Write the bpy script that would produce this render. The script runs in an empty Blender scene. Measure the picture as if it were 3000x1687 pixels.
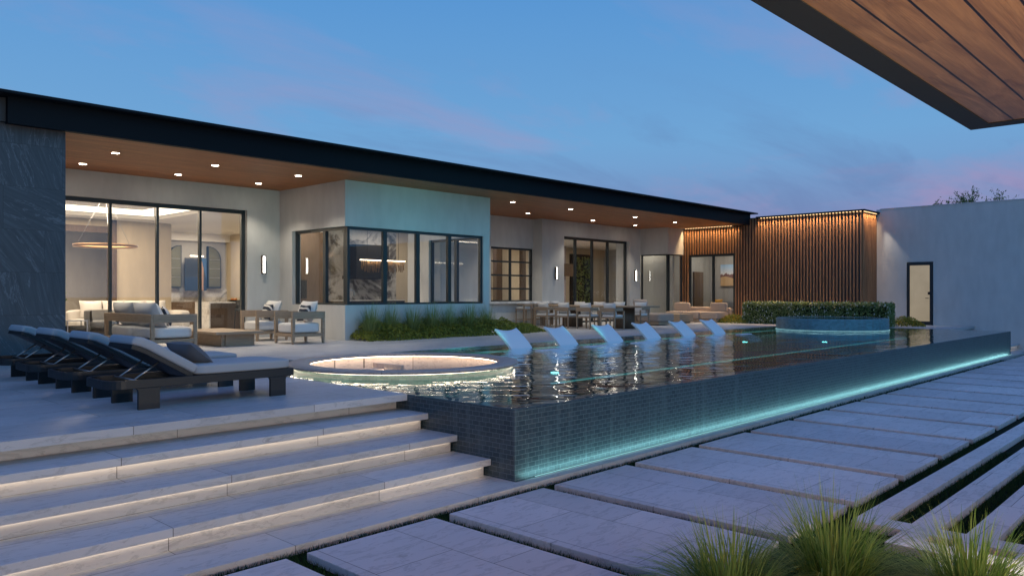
import bpy, bmesh, math, random
from mathutils import Vector, Matrix
R=math.radians; PI=math.pi
S=bpy.context.scene; COL=S.collection
rnd=random.Random(7)
D=.73            # deck level above the garden paving
# ------------------------------------------------------------------ materials
def newmat(n):
    m=bpy.data.materials.new(n); m.use_nodes=True
    nt=m.node_tree; nt.nodes.clear()
    o=nt.nodes.new('ShaderNodeOutputMaterial'); return m,nt,o
class G:
    """tiny node graph helper"""
    def __init__(s,nt): s.nt=nt
    def n(s,t,ins=None,**kw):
        x=s.nt.nodes.new(t)
        for k,v in kw.items(): setattr(x,k,v)
        for k,v in (ins or {}).items():
            if isinstance(v,bpy.types.NodeSocket): s.nt.links.new(v,x.inputs[k])
            else: x.inputs[k].default_value=v
        return x
    def math(s,op,a,b=0.0,c=0.0,clamp=False):
        x=s.nt.nodes.new('ShaderNodeMath'); x.operation=op; x.use_clamp=clamp
        for i,v in enumerate((a,b,c)):
            if isinstance(v,bpy.types.NodeSocket): s.nt.links.new(v,x.inputs[i])
            else: x.inputs[i].default_value=v
        return x.outputs[0]
    def pos(s): return s.n('ShaderNodeNewGeometry').outputs['Position']
    def obj(s): return s.n('ShaderNodeTexCoord').outputs['Object']
    def map(s,v,scale=(1,1,1),rot=(0,0,0),loc=(0,0,0)):
        return s.n('ShaderNodeMapping',{'Vector':v,'Scale':scale,'Rotation':rot,'Location':loc}).outputs[0]
    def noise(s,v,scale=1,detail=4,rough=.55,dist=0):
        return s.n('ShaderNodeTexNoise',{'Vector':v,'Scale':scale,'Detail':detail,'Roughness':rough,'Distortion':dist}).outputs[0]
    def ramp(s,f,stops,interp='LINEAR'):
        x=s.n('ShaderNodeValToRGB',{'Fac':f}); cr=x.color_ramp; cr.interpolation=interp
        while len(cr.elements)<len(stops): cr.elements.new(.5)
        for e,(p,c) in zip(cr.elements,stops):
            e.position=p; e.color=(c,c,c,1) if isinstance(c,(int,float)) else (*c,1)
        return x.outputs[0]
    def mix(s,f,a,b,mode='MIX'):
        x=s.nt.nodes.new('ShaderNodeMix'); x.data_type='RGBA'; x.blend_type=mode
        for k,v in ((0,f),(6,a),(7,b)):
            if isinstance(v,bpy.types.NodeSocket): s.nt.links.new(v,x.inputs[k])
            elif k==0: x.inputs[0].default_value=v
            else: x.inputs[k].default_value=(*v,1)
        return x.outputs[2]
    def bump(s,h,st=.2,dist=.02,nrm=None):
        i={'Height':h,'Strength':st,'Distance':dist}
        if nrm is not None: i['Normal']=nrm
        return s.n('ShaderNodeBump',i).outputs[0]
    def schlick(s,f0,nrm=None):
        ge=s.n('ShaderNodeNewGeometry')
        d=s.n('ShaderNodeVectorMath',{0:ge.outputs['Incoming'],1:nrm if nrm is not None else ge.outputs['Normal']},operation='DOT_PRODUCT').outputs['Value']
        c=s.math('SUBTRACT',1.0,s.math('ABSOLUTE',d),clamp=True)
        return s.math('MULTIPLY_ADD',s.math('POWER',c,5.0),1-f0,f0,clamp=True)
    def comb(s,x,y,z=0.0): return s.n('ShaderNodeCombineXYZ',{0:x,1:y,2:z}).outputs[0]
    def sep(s,v): return s.n('ShaderNodeSeparateXYZ',{0:v}).outputs
    def pbr(s,out,color,rough=.6,normal=None,metal=0.0,spec=.5,coat=0.0,sheen=0.0):
        i={'Base Color':color if isinstance(color,bpy.types.NodeSocket) else (*color,1),'Roughness':rough,'Metallic':metal,'Specular IOR Level':spec,'Coat Weight':coat,'Sheen Weight':sheen}
        if normal is not None: i['Normal']=normal
        p=s.n('ShaderNodeBsdfPrincipled',i); s.nt.links.new(p.outputs[0],out.inputs[0]); return p
def m_simple(n,c,rough=.6,metal=0.,spec=.5,var=.12,scale=6,bump=.05,coat=0.):
    m,nt,o=newmat(n); g=G(nt); v=g.obj()
    f=g.noise(v,scale,5)
    col=g.mix(f,tuple(x*(1-var) for x in c),tuple(min(1,x*(1+var)) for x in c))
    nb=g.bump(g.noise(v,scale*14,3),bump,.01)
    g.pbr(o,col,rough,nb,metal,spec,coat); return m
def m_fabric(n,c,rough=.95):
    m,nt,o=newmat(n); g=G(nt); v=g.obj()
    w=g.noise(g.map(v,(1,1,1)),230,2); big=g.noise(v,5,3)
    col=g.mix(g.math('MULTIPLY',w,.5),tuple(x*.86 for x in c),c)
    col=g.mix(g.math('MULTIPLY',big,.25),col,tuple(x*.8 for x in c))
    g.pbr(o,col,rough,g.bump(g.math('ADD',w,g.math('MULTIPLY',big,3)),.25,.004),0,.2,0,.15); return m
def m_emit(n,c,s):
    m,nt,o=newmat(n); g=G(nt)
    e=g.n('ShaderNodeEmission',{'Color':(*c,1),'Strength':s}); nt.links.new(e.outputs[0],o.inputs[0]); return m
def m_limestone(n,jx=1.25,jy=.6,base=(.56,.53,.51),joint=True,off=(0,0),swap=False):
    m,nt,o=newmat(n); g=G(nt); p=g.pos()
    x,y,z=g.sep(p)
    vein=g.noise(g.map(p,(1.7,6,6),(0,0,R(8))),2.2,7,.62,.9)
    spots=g.noise(g.map(p,(3,8,8)),2.6,5,.65,1.2)
    cloud=g.noise(p,1.1,5)
    col=g.mix(g.ramp(cloud,[(.3,0),(.75,1)]),tuple(c*.9 for c in base),base)
    col=g.mix(g.ramp(vein,[(.53,0),(.585,.6),(.64,0)]),col,tuple(c*.6 for c in base))
    col=g.mix(g.ramp(spots,[(.62,0),(.68,.55),(.8,.6)]),col,(base[0]*.52,base[1]*.5,base[2]*.47))
    h=vein
    rv=g.n('ShaderNodeObjectInfo').outputs['Random']
    col=g.mix(rv,g.mix(1.0,col,(.90,.90,.91),'MULTIPLY'),g.mix(1.0,col,(1.05,1.04,1.02),'MULTIPLY'))
    if joint:
        b=g.n('ShaderNodeTexBrick',{'Vector':g.comb(g.math('ADD',x,off[0]),g.math('ADD',y,off[1])) if not swap else g.comb(g.math('ADD',y,off[1]),g.math('ADD',x,off[0])),'Scale':1.0,'Mortar Size':.0035,'Mortar Smooth':.1,'Brick Width':jx,'Row Height':jy,'Color1':(.88,.88,.88,1),'Color2':(1.08,1.07,1.06,1),'Mortar':(.28,.27,.26,1)})
        b.offset=.37; b.squash=1
        col=g.mix(1.0,col,b.outputs[0],'MULTIPLY')
        h=g.math('ADD',g.math('MULTIPLY',vein,.3),g.math('MULTIPLY',b.outputs[1],-1.0))
    r=g.math('ADD',g.math('MULTIPLY',cloud,.2),.36)
    g.pbr(o,col,r,g.bump(h,.12,.01),0,.4); return m
def m_tile(n,round_=False,c1=(.026,.043,.052),c2=(.040,.060,.070),mort=(.17,.2,.205)):
    m,nt,o=newmat(n); g=G(nt)
    if round_:
        v=g.obj(); x,y,z=g.sep(v); u=g.math('MULTIPLY',g.math('ARCTAN2',y,x),1.7)
    else:
        x,y,z=g.sep(g.pos()); u=g.math('ADD',x,y)
    b=g.n('ShaderNodeTexBrick',{'Vector':g.comb(u,g.math('ADD',z,5.0)),'Scale':1.0,'Mortar Size':.0019,'Mortar Smooth':.15,'Bias':0.0,'Brick Width':.1,'Row Height':.0487,'Color1':(*[q*1.05 for q in c1],1),'Color2':(*[q*1.15 for q in c2],1),'Mortar':(*mort,1)})
    st=g.noise(g.comb(g.math('MULTIPLY',u,9.0),g.math('MULTIPLY',z,.7)),1.0,5,.6)
    film=g.ramp(st,[(.52,0),(.68,1)])
    col=g.mix(g.math('MULTIPLY',film,.5),b.outputs[0],(.12,.155,.165))
    drip=g.noise(g.comb(g.math('MULTIPLY',u,3.2),g.math('MULTIPLY',z,2.0)),2.0,6,.75)
    dr=g.math('MULTIPLY',g.ramp(drip,[(.66,0),(.74,1)]),g.ramp(z,[(.02,.9),(.35,.25),(.6,0)]))
    col=g.mix(dr,col,(.55,.62,.62))
    h=g.math('ADD',g.math('MULTIPLY',b.outputs[1],-.5),g.math('MULTIPLY',st,.9))
    g.pbr(o,col,g.math('ADD',g.math('MULTIPLY',film,.12),.40),g.bump(h,.3,.005),0,.45); return m
def m_wood(n,c1,c2,axis='X',scale=1.0,plank=0.,rough=.5,line=.012,pos=True,dark=.08,knots=False,pv=.6):
    """grain along axis; optional planks of the given width"""
    m,nt,o=newmat(n); g=G(nt); p=g.pos() if pos else g.obj()
    x,y,z=g.sep(p)
    a,b_,c_={'X':(x,y,z),'Y':(y,x,z),'Z':(z,x,y)}[axis]
    if plank:
        idx=g.math('FLOOR',g.math('DIVIDE',b_,plank))
        rn=g.n('ShaderNodeTexWhiteNoise',{'W':idx},noise_dimensions='1D').outputs[0]
        seg=g.math('FLOOR',g.math('ADD',g.math('DIVIDE',a,1.9),g.math('MULTIPLY',rn,7)))
        rn2=g.n('ShaderNodeTexWhiteNoise',{'Vector':g.comb(idx,seg)},noise_dimensions='2D').outputs[0]
        sh=g.math('MULTIPLY',rn2,31)
    else: rn2=None; sh=0.0
    v=g.comb(g.math('ADD',g.math('MULTIPLY',a,.8*scale),sh),g.math('MULTIPLY',b_,9*scale),g.math('MULTIPLY',c_,9*scale))
    n1=g.noise(v if not knots else g.map(v,(.55,.42,.5)),1.1,6,.62,1.6 if not knots else 3.2); n2=g.noise(g.map(v,(1,5,5)),3,4,.6)
    col=g.mix(g.ramp(n1,[(.3,0),(.7,1)]),c1,c2)
    col=g.mix(g.math('MULTIPLY',g.ramp(n2,[(.45,0),(.7,1)]),.45),col,tuple(q*.45 for q in c1))
    h=n2
    if plank:
        col=g.mix(g.math('MULTIPLY',rn2,pv),col,tuple(q*(.62 if pv<.7 else .45) for q in c2))
        fr=g.math('FRACT',g.math('DIVIDE',b_,plank))
        e=g.math('LESS_THAN',fr,line/plank)
        col=g.mix(e,col,(c1[0]*dark,c1[1]*dark,c1[2]*dark))
        h=g.math('SUBTRACT',g.math('MULTIPLY',n2,.3),e)
    g.pbr(o,col,rough,g.bump(h,.2,.008),0,.35); return m
def m_stucco(n,c=(.65,.672,.675)):
    m,nt,o=newmat(n); g=G(nt); p=g.pos()
    a=g.noise(p,.55,5,.6); b=g.noise(g.map(p,(2,2,.6)),2.2,5)
    f=g.math('MULTIPLY',g.math('ADD',a,b),.5)
    col=g.mix(g.ramp(f,[(.35,0),(.65,1)]),tuple(x*.85 for x in c),c)
    g.pbr(o,col,.88,g.bump(g.noise(p,95,4),.25,.004),0,.25); return m
def m_slate(n):
    m,nt,o=newmat(n); g=G(nt); p=g.pos(); x,y,z=g.sep(p)
    ib=g.math('FLOOR',g.math('DIVIDE',g.math('ADD',z,-.08),.72))
    ic=g.math('FLOOR',g.math('ADD',g.math('DIVIDE',x,1.5),g.math('MULTIPLY',ib,.41)))
    rn=g.n('ShaderNodeTexWhiteNoise',{'Vector':g.comb(ib,ic)},noise_dimensions='2D').outputs[0]
    ang=g.math('ADD',g.math('MULTIPLY',rn,1.3),.35)
    ca=g.math('COSINE',ang); sa=g.math('SINE',ang)
    u=g.math('ADD',g.math('MULTIPLY',x,ca),g.math('MULTIPLY',z,g.math('MULTIPLY',sa,-1)))
    w=g.math('ADD',g.math('MULTIPLY',x,sa),g.math('MULTIPLY',z,ca))
    v=g.comb(g.math('MULTIPLY',u,.45),g.math('MULTIPLY',w,3.2),g.math('MULTIPLY',rn,20))
    n1=g.noise(v,1.3,8,.68,.8); n2=g.noise(g.map(v,(1,2,1)),2.6,8,.7,.5)
    col=g.mix(g.ramp(n2,[(.3,0),(.7,1)]),(.036,.05,.062),(.07,.092,.11))
    col=g.mix(g.ramp(n1,[(.557,0),(.57,.5),(.583,0)]),col,(.24,.27,.31))
    col=g.mix(g.ramp(n2,[(.60,0),(.615,.2),(.64,0)]),col,(.22,.25,.29))
    fz=g.math('FRACT',g.math('DIVIDE',g.math('ADD',z,-.08),.72)); fx=g.math('FRACT',g.math('ADD',g.math('DIVIDE',x,1.5),g.math('MULTIPLY',ib,.41)))
    e=g.math('MAXIMUM',g.math('LESS_THAN',fz,.006),g.math('LESS_THAN',fx,.003))
    col=g.mix(e,col,(.02,.025,.03))
    g.pbr(o,col,.5,g.bump(n2,.25,.01),0,.4); return m
def m_glass(n,tint=(1,1,1),refl=1.0):
    m,nt,o=newmat(n); g=G(nt)
    fr=g.schlick(.07)
    t=g.n('ShaderNodeBsdfTransparent',{'Color':(*tint,1)}); gl=g.n('ShaderNodeBsdfGlossy',{'Roughness':.01,'Color':(.9,.95,1,1)})
    mx=g.n('ShaderNodeMixShader',{0:g.math('MULTIPLY',fr,refl)}); nt.links.new(t.outputs[0],mx.inputs[1]); nt.links.new(gl.outputs[0],mx.inputs[2])
    nt.links.new(mx.outputs[0],o.inputs[0]); return m
def m_water(n):
    m,nt,o=newmat(n); g=G(nt); p=g.pos()
    w1=g.noise(g.map(p,(1.0,1.5,1),(0,0,R(46))),.8,2,.5,.4)
    q=g.map(g.map(p,(1,1,1),(0,0,R(46))),(1.0,2.6,1))
    w2=g.noise(q,1.25,2,.5,.6)
    h=g.math('ADD',g.math('MULTIPLY',w1,.6),g.math('MULTIPLY',w2,.4))
    w3=g.noise(g.map(p,(1,1,1),(0,0,R(46))),6.5,2,.5,.3)
    h=g.math('ADD',h,g.math('MULTIPLY',w3,.012))
    nb=g.bump(h,1.0,.042)
    fr=g.schlick(.025,nb)
    t=g.n('ShaderNodeBsdfTransparent',{'Color':(.62,.9,.92,1)}); gl=g.n('ShaderNodeBsdfGlossy',{'Roughness':.015,'Color':(1,1,1,1),'Normal':nb})
    mx=g.n('ShaderNodeMixShader',{0:fr}); nt.links.new(t.outputs[0],mx.inputs[1]); nt.links.new(gl.outputs[0],mx.inputs[2])
    nt.links.new(mx.outputs[0],o.inputs[0]); return m
def m_leaf(n,c1,c2,rough=.55,sub=.25):
    m,nt,o=newmat(n); g=G(nt)
    r=g.n('ShaderNodeNewGeometry').outputs['Random Per Island']
    col=g.mix(r,c1,c2)
    p=g.n('ShaderNodeBsdfPrincipled',{'Base Color':col,'Roughness':rough,'Specular IOR Level':.3})
    t=g.n('ShaderNodeBsdfTranslucent',{'Color':col}); mx=g.n('ShaderNodeMixShader',{0:sub})
    nt.links.new(p.outputs[0],mx.inputs[1]); nt.links.new(t.outputs[0],mx.inputs[2]); nt.links.new(mx.outputs[0],o.inputs[0]); return m
def m_marble(n,base=(.62,.6,.58),dark=(.05,.05,.05),amt=.5):
    m,nt,o=newmat(n); g=G(nt); p=g.pos()
    a=g.noise(p,.9,8,.65,1.8); b=g.noise(p,2.2,9,.7,2.5)
    col=g.mix(g.ramp(a,[(.5-.06*amt,0),(.62-.06*amt,1)]),base,dark)
    col=g.mix(g.ramp(b,[(.5,0),(.53,.5),(.56,0)]),col,(.3,.29,.28))
    g.pbr(o,col,.4,None,0,.3); return m
def m_painting(n,kind):
    m,nt,o=newmat(n); g=G(nt); x,y,z=g.sep(g.obj())
    if kind=='abstract':
        col=g.mix(g.math('GREATER_THAN',z,-.1),(.012,.025,.06),(.03,.03,.035))
        d=g.math('SQRT',g.math('ADD',g.math('POWER',g.math('ADD',x,.2),2),g.math('POWER',g.math('ADD',z,-.25),2)))
        col=g.mix(g.math('LESS_THAN',d,.33),col,(.012,.014,.02))
        col=g.mix(g.math('MULTIPLY',g.math('GREATER_THAN',x,.12),g.math('LESS_THAN',x,.3)),col,(.33,.19,.12))
        col=g.mix(g.math('GREATER_THAN',g.math('ADD',x,g.math('MULTIPLY',z,.25)),.36),col,(.03,.08,.18))
    else:
        n1=g.noise(g.comb(g.math('MULTIPLY',y,4.0),0.0),1.5,4)
        col=g.mix(g.ramp(z,[(0,0),(.5,1)]),(.75,.72,.68),(.3,.5,.72))
        hill=g.math('LESS_THAN',z,g.math('ADD',g.math('MULTIPLY',n1,.5),-.2))
        col=g.mix(hill,col,(.22,.1,.09))
        dune=g.math('LESS_THAN',z,g.math('ADD',g.math('MULTIPLY',g.math('SINE',g.math('MULTIPLY',y,5)),.06),-.12))
        col=g.mix(dune,col,(.62,.4,.2))
    g.pbr(o,col,.6); return m

M={}
M['deck']=m_limestone('deck_limestone',1.8,.6,(.56,.55,.56),off=(.3,.57))
M['tread']=m_limestone('tread_limestone',1.9,.47,(.62,.60,.60),off=(.7,.02))
M['paver']=m_limestone('paver_limestone',1.15,.6945,(.68,.64,.66),off=(.3185,.35),swap=True)
M['pit']=m_limestone('pit_travertine',.9,2.0,(.55,.44,.38),off=(0,3.0))
M['tile']=m_tile('pool_tile'); M['tile_round']=m_tile('pool_tile_round',True,(.07,.19,.22),(.10,.25,.29))
M['tile_in']=m_tile('pool_floor_tile',False,(.03,.075,.08),(.045,.095,.1),(.06,.1,.1))
M['tile_green']=m_tile('green_glass_tile',True,(.07,.13,.12),(.11,.18,.165),(.03,.05,.05))
M['soffit']=m_wood('soffit_wood',(.30,.095,.027),(.64,.235,.075),'X',1.0,.075,.5,.012,dark=.05,pv=.95)
M['canopy_wood']=m_wood('canopy_wood',(.13,.055,.024),(.47,.24,.105),'X',1.0,.1985,.4,.014,knots=True)
M['slat']=m_wood('slat_wood',(.25,.12,.06),(.47,.24,.12),'Z',1.0)
M['teak']=m_wood('teak_wood',(.3,.21,.14),(.43,.32,.22),'X',2.0,0,.6,pos=False)
M['teak_y']=m_wood('teak_wood_y',(.3,.21,.14),(.43,.32,.22),'Y',2.0,0,.6,pos=False)
M['oak']=m_wood('dark_oak',(.1,.065,.04),(.17,.11,.07),'Z',1.5)
M['stucco']=m_stucco('grey_stucco',(.60,.60,.585)); M['white_stucco']=m_stucco('white_stucco',(.64,.62,.60))
M['slate']=m_slate('slate_stone')
M['metal']=m_simple('charcoal_metal',(.016,.02,.024),.45,0,.5,.1,3,.02)
M['fascia']=m_simple('fascia_metal',(.006,.010,.014),.6,0,.12,.08,2,.02)
M['trim']=m_simple('canopy_trim',(.02,.019,.017),.6,0,.3,.06,2,.02)
M['frame']=m_simple('window_frame',(.02,.028,.032),.4,0,.5,.08,3,.02)
M['lounge_metal']=m_simple('lounger_metal',(.008,.009,.012),.5,0,.5,.1,3,.02)
M['steel']=m_simple('brushed_steel',(.45,.45,.46),.3,.9,.5,.05,8,.02)
M['bronze']=m_simple('bronze',(.3,.17,.07),.35,.7,.5,.08,8,.02)
M['glass']=m_glass('window_glass',(1,1,1),.65); M['water']=m_water('pool_water')
M['blue_cush']=m_fabric('grey_cushion',(.40,.42,.45)); M['dark_pillow']=m_fabric('charcoal_pillow',(.11,.12,.14))
M['cream']=m_fabric('cream_cushion',(.70,.66,.61)); M['white_fab']=m_fabric('white_cushion',(.74,.72,.7)); M['taupe']=m_fabric('taupe_cushion',(.42,.33,.27)); M['mustard']=m_fabric('mustard_pillow',(.6,.3,.06)); M['greyfab']=m_fabric('grey_fabric',(.2,.2,.2))
def m_pattern():
    m,nt,o=newmat('patterned_pillow'); g=G(nt); v=g.obj()
    w=g.n('ShaderNodeTexWave',{'Vector':g.map(v,(1,1,1),(.3,.5,.4)),'Scale':2.6,'Distortion':5.0,'Detail':1.0,'Detail Scale':1.2}).outputs[1]
    g.pbr(o,g.mix(g.ramp(w,[(.62,0),(.68,1)]),(.035,.045,.065),(.6,.58,.56)),.95,None,0,.2); return m
M['pattern']=m_pattern()
M['beige']=m_stucco('beige_plaster',(.60,.50,.36)); M['int_grey']=m_stucco('interior_grey',(.45,.42,.38)); M['ceiling']=m_simple('interior_ceiling',(.72,.68,.62),.9,0,.2,.03,2,.02)
M['marble']=m_marble('white_marble',(.62,.6,.58),(.3,.29,.28),-.4); M['marble_dark']=m_marble('veined_marble',(.50,.48,.45),(.09,.082,.075),.7)
M['turf']=m_leaf('turf_blades',(.006,.03,.008),(.02,.07,.018),.7,.15)
M['soil']=m_simple('turf_base',(.008,.016,.008),.95,0,.1,.4,20,.3)
M['grassA']=m_leaf('fountain_grass',(.09,.19,.03),(.40,.48,.12),.55,.3); M['grassB']=m_leaf('bed_grass',(.13,.19,.06),(.32,.38,.16),.55,.3)
M['cover']=m_leaf('ground_cover',(.09,.12,.02),(.36,.36,.06),.5,.25); M['hedge']=m_leaf('hedge_leaf',(.11,.17,.05),(.33,.38,.15),.5,.2)
M['flower']=m_simple('white_flower',(.75,.75,.68),.7,0,.2,.1,8,.02); M['yflower']=m_leaf('yellow_flower',(.45,.2,.02),(.6,.38,.04),.6,.2)
M['core']=m_simple('hedge_core',(.008,.015,.008),.95,0,.1,.3,9,.2); M['bark']=m_simple('bark',(.12,.09,.07),.9,0,.2,.3,12,.4)
M['treeleaf']=m_leaf('tree_leaf',(.14,.17,.05),(.36,.36,.13),.6,.25)
M['white_shell']=m_simple('white_resin',(.80,.81,.82),.4,0,.5,.02,3,.01)
M['lamp']=m_emit('downlight_glow',(1,.9,.74),40); M['sconce']=m_emit('sconce_glow',(1,.93,.82),16); M['led_warm']=m_emit('led_warm',(1,.83,.6),8); M['led_spa']=m_emit('led_spa',(1,.84,.66),12); M['led_teal']=m_emit('led_teal',(.42,.86,.9),.75); M['led_pool']=m_emit('led_pool',(.2,.8,.85),.55); M['led_ring']=m_emit('led_ring',(.45,.9,1),.7); M['ringglow']=m_emit('ring_glow',(1,.6,.3),.55); M['poolspot']=m_emit('pool_spot',(.3,1,1),7); M['cove']=m_emit('cove_glow',(1,.86,.64),2.6); M['led_amber']=m_emit('led_amber',(1,.66,.32),4)
M['art1']=m_painting('abstract_art','abstract'); M['art2']=m_painting('desert_art','dune')
M['orange']=m_simple('orange_fruit',(.6,.2,.03),.5); M['black']=m_simple('matt_black',(.012,.012,.013),.6,0,.4,.1,4,.02); M['cabglass']=m_simple('cabinet_glass',(.12,.11,.06),.6,0,.5,.25,3,.0)
M['mauve']=m_limestone('fireplace_stone',1.4,5.0,(.45,.38,.38)); M['curtain']=m_stucco('corner_blind',(.42,.41,.37))
def m_lit():
    m,nt,o=newmat('lit_frosted_glass'); g=G(nt); p=g.pos()
    c=g.mix(g.noise(p,1.6,4),(.40,.33,.23),(.62,.52,.38)); e=g.n('ShaderNodeEmission',{'Color':c,'Strength':.62}); gl=g.n('ShaderNodeBsdfGlossy',{'Roughness':.25,'Color':(.5,.5,.5,1)})
    mx=g.n('ShaderNodeMixShader',{0:.12}); nt.links.new(e.outputs[0],mx.inputs[1]); nt.links.new(gl.outputs[0],mx.inputs[2]); nt.links.new(mx.outputs[0],o.inputs[0]); return m
M['doorglass']=m_lit()

# ------------------------------------------------------------------ mesh builder
class MB:
    def __init__(s): s.v=[]; s.f=[]; s.sm=[]
    def add(s,vs,fs,smooth=False,mat=None):
        b=len(s.v)
        s.v+= [tuple((mat@Vector(p)) if mat else p) for p in vs]
        s.f+= [tuple(i+b for i in f) for f in fs]; s.sm+=[smooth]*len(fs); return s
    def box(s,x0,x1,y0,y1,z0,z1,mat=None):
        return s.add([(x0,y0,z0),(x1,y0,z0),(x1,y1,z0),(x0,y1,z0),(x0,y0,z1),(x1,y0,z1),(x1,y1,z1),(x0,y1,z1)],
          [(3,2,1,0),(4,5,6,7),(0,1,5,4),(1,2,6,5),(2,3,7,6),(3,0,4,7)],False,mat)
    def taper(s,cx,cy,z0,z1,a0,a1,ox=0,oy=0):
        h0=a0/2;h1=a1/2
        return s.add([(cx-h0+ox,cy-h0+oy,z0),(cx+h0+ox,cy-h0+oy,z0),(cx+h0+ox,cy+h0+oy,z0),(cx-h0+ox,cy+h0+oy,z0),(cx-h1,cy-h1,z1),(cx+h1,cy-h1,z1),(cx+h1,cy+h1,z1),(cx-h1,cy+h1,z1)],
          [(3,2,1,0),(4,5,6,7),(0,1,5,4),(1,2,6,5),(2,3,7,6),(3,0,4,7)])
    def lathe(s,prof,seg=48,c=(0,0,0),smooth=True,close=False,a0=0,a1=2*PI,mat=None):
        full=abs(a1-a0-2*PI)<1e-6; n=seg if full else seg+1
        vs=[];fs=[]
        for i in range(n):
            a=a0+(a1-a0)*i/seg
            for r,z in prof: vs.append((c[0]+r*math.cos(a),c[1]+r*math.sin(a),c[2]+z))
        k=len(prof)
        for i in range(seg):
            j=(i+1)%n
            for q in range(k if close else k-1):
                q2=(q+1)%k
                fs.append((i*k+q,j*k+q,j*k+q2,i*k+q2))
        return s.add(vs,fs,smooth,mat)
    def disc(s,r,z,seg=40,c=(0,0)):
        return s.add([(c[0]+r*math.cos(2*PI*i/seg),c[1]+r*math.sin(2*PI*i/seg),z) for i in range(seg)],[tuple(range(seg))])
    def tube(s,pts,r,seg=8,closed=False,smooth=True):
        pts=[Vector(p) for p in pts]; n=len(pts); vs=[];fs=[]
        for i,p in enumerate(pts):
            t=(pts[(i+1)%n]-pts[i-1]) if (closed or 0<i<n-1) else (pts[1]-pts[0] if i==0 else pts[-1]-pts[-2])
            t.normalize(); up=Vector((0,0,1)) if abs(t.z)<.9 else Vector((1,0,0))
            a=t.cross(up).normalized(); b=t.cross(a); rr=r[i] if isinstance(r,(list,tuple)) else r
            for k in range(seg): vs.append(tuple(p+rr*(a*math.cos(2*PI*k/seg)+b*math.sin(2*PI*k/seg))))
        for i in range(n if closed else n-1):
            j=(i+1)%n
            for k in range(seg): fs.append((i*seg+k,i*seg+(k+1)%seg,j*seg+(k+1)%seg,j*seg+k))
        if not closed: fs+= [tuple(range(seg))[::-1],tuple((n-1)*seg+k for k in range(seg))]
        return s.add(vs,fs,smooth)
    def extrude(s,prof,y0,y1,axis='Y',smooth=False,mat=None):
        """closed 2-D outline (a,z) swept along an axis"""
        n=len(prof); P=lambda a,z,t:(a,t,z) if axis=='Y' else ((t,a,z) if axis=='X' else (a,z,t))
        vs=[P(a,z,y0) for a,z in prof]+[P(a,z,y1) for a,z in prof]
        fs=[(i,(i+1)%n,n+(i+1)%n,n+i) for i in range(n)]+[tuple(range(n))[::-1],tuple(range(n,2*n))]
        return s.add(vs,fs,smooth,mat)
    def cushion(s,cx,cy,cz,sx,sy,sz,n=8,p=6.0,puff=.12,mat=None):
        """rounded, slightly crowned seat cushion"""
        vs=[];fs=[];idx={}
        def V(a):
            k=tuple(round(q,5) for q in a)
            if k in idx: return idx[k]
            u,v,w=a; L=(abs(u)**p+abs(v)**p+abs(w)**p)**(1/p)
            u,v,w=u/L,v/L,w/L
            w*=1+puff*(1-u*u)*(1-v*v)
            q=Vector((cx+u*sx/2,cy+v*sy/2,cz+w*sz/2)); vs.append(tuple(mat@q if mat else q)); idx[k]=len(vs)-1; return idx[k]
        g=[-1+2*i/n for i in range(n+1)]
        for ax in range(3):
            for sgn in (-1,1):
                for i in range(n):
                    for j in range(n):
                        q=[]
                        for (a,b) in ((i,j),(i+1,j),(i+1,j+1),(i,j+1)):
                            c=[0,0,0]; c[ax]=sgn; c[(ax+1)%3]=g[a]; c[(ax+2)%3]=g[b]; q.append(V(c))
                        fs.append(tuple(q if sgn>0 else q[::-1]))
        return s.add(vs,fs,True)
    def pillow(s,w,h,t,mat=None,n=10,seed=0):
        """scatter pillow in the local x-z plane, thin along y, pinched corners"""
        vs=[];fs=[]; rr=random.Random(seed)
        g=[-1+2*i/n for i in range(n+1)]
        for side in (-1,1):
            b=len(vs)
            for u in g:
                for v in g:
                    th=((1-abs(u)**2.6)*(1-abs(v)**2.6))**.55 if abs(u)<1 and abs(v)<1 else 0
                    k=1-.07*(1-abs(u)**2)*(abs(v)**3); k2=1-.07*(1-abs(v)**2)*(abs(u)**3)
                    y=side*t/2*th*(1+.05*rr.uniform(-1,1)) if th>0 else 0
                    p=Vector((u*w/2*k2,y,v*h/2*k)); vs.append(tuple(mat@p if mat else p))
            for i in range(n):
                for j in range(n):
                    q=(b+i*(n+1)+j,b+(i+1)*(n+1)+j,b+(i+1)*(n+1)+j+1,b+i*(n+1)+j+1)
                    fs.append(q if side<0 else q[::-1])
        return s.add(vs,fs,True)
    def cells(s,xs,ys,fill,z0,z1):
        """union of grid cells as one slab: no coplanar overlaps"""
        for i in range(len(xs)-1):
            for j in range(len(ys)-1):
                if not fill(i,j): continue
                x0,x1,y0,y1=xs[i],xs[i+1],ys[j],ys[j+1]
                s.add([(x0,y0,z1),(x1,y0,z1),(x1,y1,z1),(x0,y1,z1)],[(0,1,2,3)])
                for di,dj,a,b in ((-1,0,(x0,y1),(x0,y0)),(1,0,(x1,y0),(x1,y1)),(0,-1,(x0,y0),(x1,y0)),(0,1,(x1,y1),(x0,y1))):
                    I,J=i+di,j+dj
                    if 0<=I<len(xs)-1 and 0<=J<len(ys)-1 and fill(I,J): continue
                    s.add([(*a,z0),(*b,z0),(*b,z1),(*a,z1)],[(0,1,2,3)])
        return s
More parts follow.
